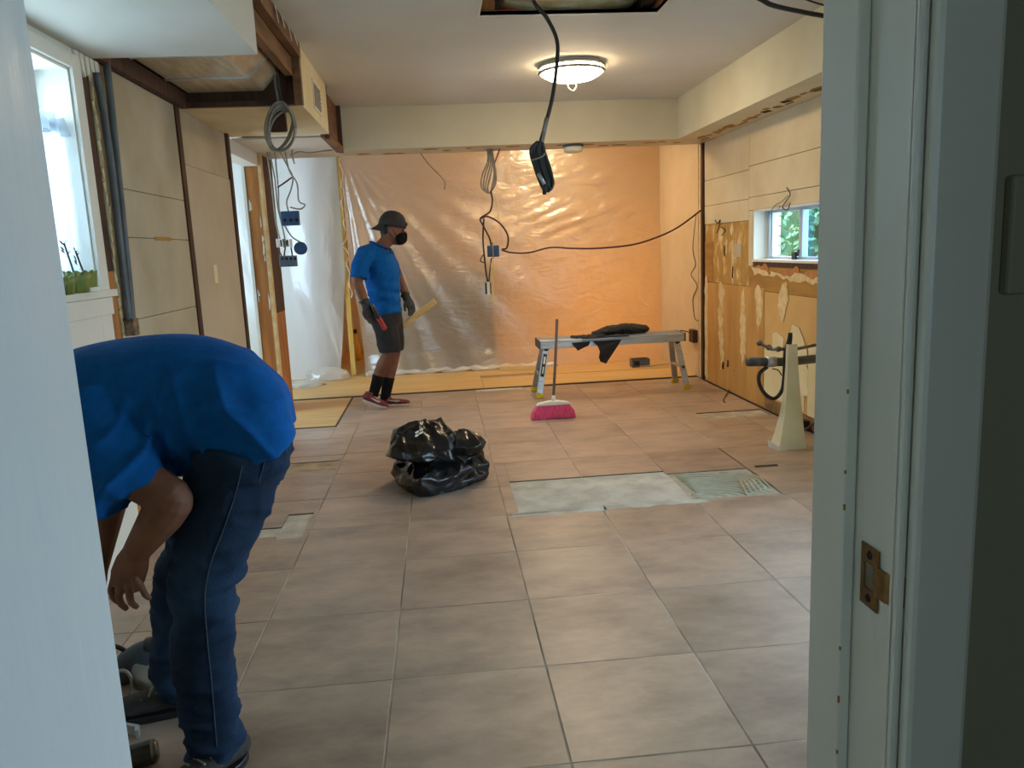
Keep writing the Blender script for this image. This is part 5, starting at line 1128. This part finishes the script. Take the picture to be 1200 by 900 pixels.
# shirt
sh_ = MB()
sh_.tube([B(445, 288), B(441.5, 293), B(443, 302), B(447, 318), B(449, 335), B(451, 350), B(453.5, 367)], [(0.075, 0.09), (0.115, 0.17), (0.145, 0.205), (0.158, 0.205), (0.153, 0.195), (0.143, 0.19), (0.14, 0.19)], 26)
sh_.tube([B(436, 292, 7.0), B(428, 297, 6.92), B(422.5, 311, 6.87), B(420.5, 326, 6.85)], [(0.055, 0.06), (0.078, 0.075), (0.078, 0.075), (0.076, 0.074)], 18)
sh_.tube([B(451, 296, 7.29), B(459, 312, 7.32), B(463, 324, 7.32)], [(0.075, 0.07), (0.072, 0.066), (0.068, 0.062)], 18)
def fsb(c, n):
    w = math.exp(-((c.z-1.02)/0.12)**2); return c + crease(c, n, 0.012*w+0.004, 6, (.8, .8, 1.8)) + n*0.007*w*math.sin(c.z*60+c.x*18)
so = remesh(sh_, 'polo_shirt', M_shirt, wb, 0.010, 5, fsb)
col_ = MB(); P = [B(445.5, 287.5)+Vector((0.078*math.cos(2*PI*k/20), 0.088*math.sin(2*PI*k/20), -0.035*math.cos(2*PI*k/20))) for k in range(21)]
col_.tube(P, (0.022, 0.008), 8, hint=(0, 0, 1)); col_.build('collar', M_shirt, so, smooth=True)
# shorts
st_ = MB()
st_.tube([B(453.5, 362), B(453.5, 376)], [(0.132, 0.18), (0.135, 0.185)], 22, round_cap=True)
st_.tube([B(450, 374, 7.02), B(454.5, 395, 7.01), B(457, 413, 7.01)], [(0.118, 0.10), (0.108, 0.10), (0.098, 0.098)], 18)
st_.tube([B(458, 374, 7.18), B(460.5, 395, 7.17), B(461.5, 411, 7.17)], [(0.112, 0.10), (0.102, 0.10), (0.094, 0.095)], 18)
remesh(st_, 'shorts', M_shorts, wb, 0.010, 4, lambda c, n: c+crease(c, n, 0.010, 6, (1, 1, .8)))
# socks
for L_ in (n_leg, f_leg):
    a, b = L_[4], L_[5]; MB().tube([a, a.lerp(b, .5), b, b+(b-a)*0.25], [0.057, 0.050, 0.046, 0.046], 14).build('sock', M_blackcloth, wb, smooth=True)
hn, tn = Vector((-0.755, 7.02, 0.085)), Vector((-0.545, 7.00, 0.004)); hf, tf = Vector((-0.60, 7.15, 0.002)), Vector((-0.345, 7.11, 0.002))
for (h_, t_) in ((hn, tn), (hf, tf)):
    sh, heel, t, sd, up, Ld = shoe(wb, h_, t_, M_redshoe, M_sole, w=0.05, h=0.085)
    if sd.y > 0: sd = -sd
    sw_ = MB(); c0 = heel+sd*0.049+up*0.045
    prof = [(0.30, 0.30, 0.012), (0.36, 0.12, 0.02), (0.46, 0.16, 0.016), (0.60, 0.45, 0.010), (0.70, 0.75, 0.003)]
    top = [c0+t*(Ld*(1-f))+up*(0.03*(z)-0.006+w_) for f, z, w_ in prof]; bot = [c0+t*(Ld*(1-f))+up*(0.03*z-0.006) for f, z, w_ in prof]
    sw_.prism(top+bot[::-1], sd*0.006); sw_.build('swoosh_mark', M_sole, sh)
# gloves: palm, four fingers, thumb, cuff
def glove(wrist, palm, fdir, lat, curl, side):
    mb = MB(); wrist = Vector(wrist); palm = Vector(palm); fdir = Vector(fdir).normalized(); lat = Vector(lat).normalized()
    mb.tube([wrist-(palm-wrist)*0.25, wrist, wrist.lerp(palm, .6), palm], [(0.044, 0.04), (0.040, 0.036), (0.030, 0.052), (0.026, 0.052)], 14, hint=tuple(lat), round_cap=True)
    for k, l in enumerate((0.9, 1.0, 0.95, 0.78)):
        b0 = palm+lat*(-0.036+k*0.024)-fdir*0.005; cd = Vector(curl)
        finger(mb, b0, (fdir, fdir+cd*.55, fdir*.5+cd), (0.040*l, 0.030*l, 0.022*l), 0.0125)
    finger(mb, wrist.lerp(palm, .45)-lat*0.04, (fdir*.8-lat*.5+Vector(curl)*.3, fdir+Vector(curl)*.3, fdir+Vector(curl)*.5), (0.035, 0.03, 0.02), 0.0135)
    g = remesh(mb, 'work_glove', M_glove, wb, 0.0055, 2)
    MB().tube([wrist-(palm-wrist)*0.34, wrist-(palm-wrist)*0.20], 0.047, 14).build('cuff', M_black, g, smooth=True)
    return g
glove(B(428, 356, 6.84), B(433.5, 369, 6.83), B(437, 382, 6.83)-B(433, 369, 6.83), (0.75, 0.6, 0.15), (0.5, -0.1, 0.0), 1)
glove(B(476, 348, 7.25), B(481.5, 359, 7.24), B(485, 372, 7.24)-B(481.5, 359, 7.24), (0.65, 0.75, 0.1), (-0.35, -0.4, 0.0), -1)
# what he holds
a = B(462, 390, 7.28); b = B(510, 353, 7.22); tag(MB().bar(a, b, 0.02, 0.055, hint=(0.4, 0, 1)).build('wood_strip', M_pine, bevel=0.002), 'pale wooden strip held in the gloved far hand of the standing worker', 'wood strip')
tl = thing('hand_tool', 'red handled hand tool held by the standing worker at his hip', 'tool', B(449, 374, 6.80))
MB().tube([B(443.5, 372, 6.80), B(451, 385, 6.79)], [(0.02, 0.018), (0.022, 0.019)], 12, round_cap=True).build('grip', M_red, tl, smooth=True)
MB().tube([B(436, 357, 6.80), B(439, 363, 6.80), B(444, 373, 6.80)], [(0.014, 0.03), (0.02, 0.032), (0.018, 0.02)], 12, round_cap=True).build('tool_head', M_black, tl, smooth=True)

# ---- tools beside the bending worker ---------------------------------------------------
dl = thing('power_drill', 'dark grey power drill with its cord lying by the bending worker', 'drill', (-1.0, 2.62, 0))
D = lambda u, v, y=2.55: ay(u, v, y)
MB().tube([D(142, 790), D(155, 778), D(166, 770), D(178, 763), D(184, 759)], [0.045, 0.055, 0.052, 0.045, 0.03], 16, round_cap=True).build('motor_body', mat('blue_grey_tool', (58, 66, 76), (46, 54, 62), rough=0.5, scale=12), dl, smooth=True)
MB().tube([D(174, 760), D(186, 757)], [0.038, 0.034], 14).build('collar', M_black, dl, smooth=True)
MB().tube([D(150, 785), D(142, 806), D(140, 826)], [(0.03, 0.024), (0.03, 0.024), (0.034, 0.026)], 14, round_cap=True).build('handle', M_black, dl, smooth=True)
MB().lathe(D(166, 800, 2.50), [(0.035, 0), (0.05, 0.05), (0.044, 0.055)], axis=(0.5, -0.2, 0.8), seg=18).build('dust_cup', mat('khaki_cup', (120, 114, 98), (98, 92, 78), rough=0.6, scale=10), dl, smooth=True)
MB().tube(curve([D(158, 775), D(150, 766), D(140, 759), D(128, 758), D(112, 768)]), 0.008, 8).build('cord', M_cab_black, dl, smooth=True)
MB().tube(curve([D(128, 790, 2.45), D(145, 786, 2.45), D(154, 796, 2.45), D(152, 815, 2.45), D(136, 826, 2.45)]), 0.006, 8).build('cord', M_cab_grey, dl, smooth=True)
cn = thing('spray_can', 'dark can with a shiny rim lying on the tiles by the jamb', 'can', (-0.92, 2.05, 0.03))
a = Vector((-1.02, 2.02, 0.036)); b = Vector((-0.885, 2.075, 0.036)); MB().tube([a, b], 0.034, 18, round_cap=False).build('body', mat('dark_can', (56, 50, 40), (40, 36, 30), rough=0.4, scale=14), cn, smooth=False)
MB().tube([b, b+(b-a).normalized()*0.012, b+(b-a).normalized()*0.022], [0.035, 0.033, 0.022], 18).build('rim', M_chrome, cn, smooth=True)
tag(MB().bar((-1.08, 2.26, 0.02), (-0.97, 2.215, 0.02), 0.012, 0.03).bar((-0.975, 2.22, 0.02), (-0.965, 2.19, 0.02), 0.012, 0.03).build('metal_bracket', M_alu, bevel=0.002), 'small bent metal bracket on the floor beside the worker shoe', 'bracket')
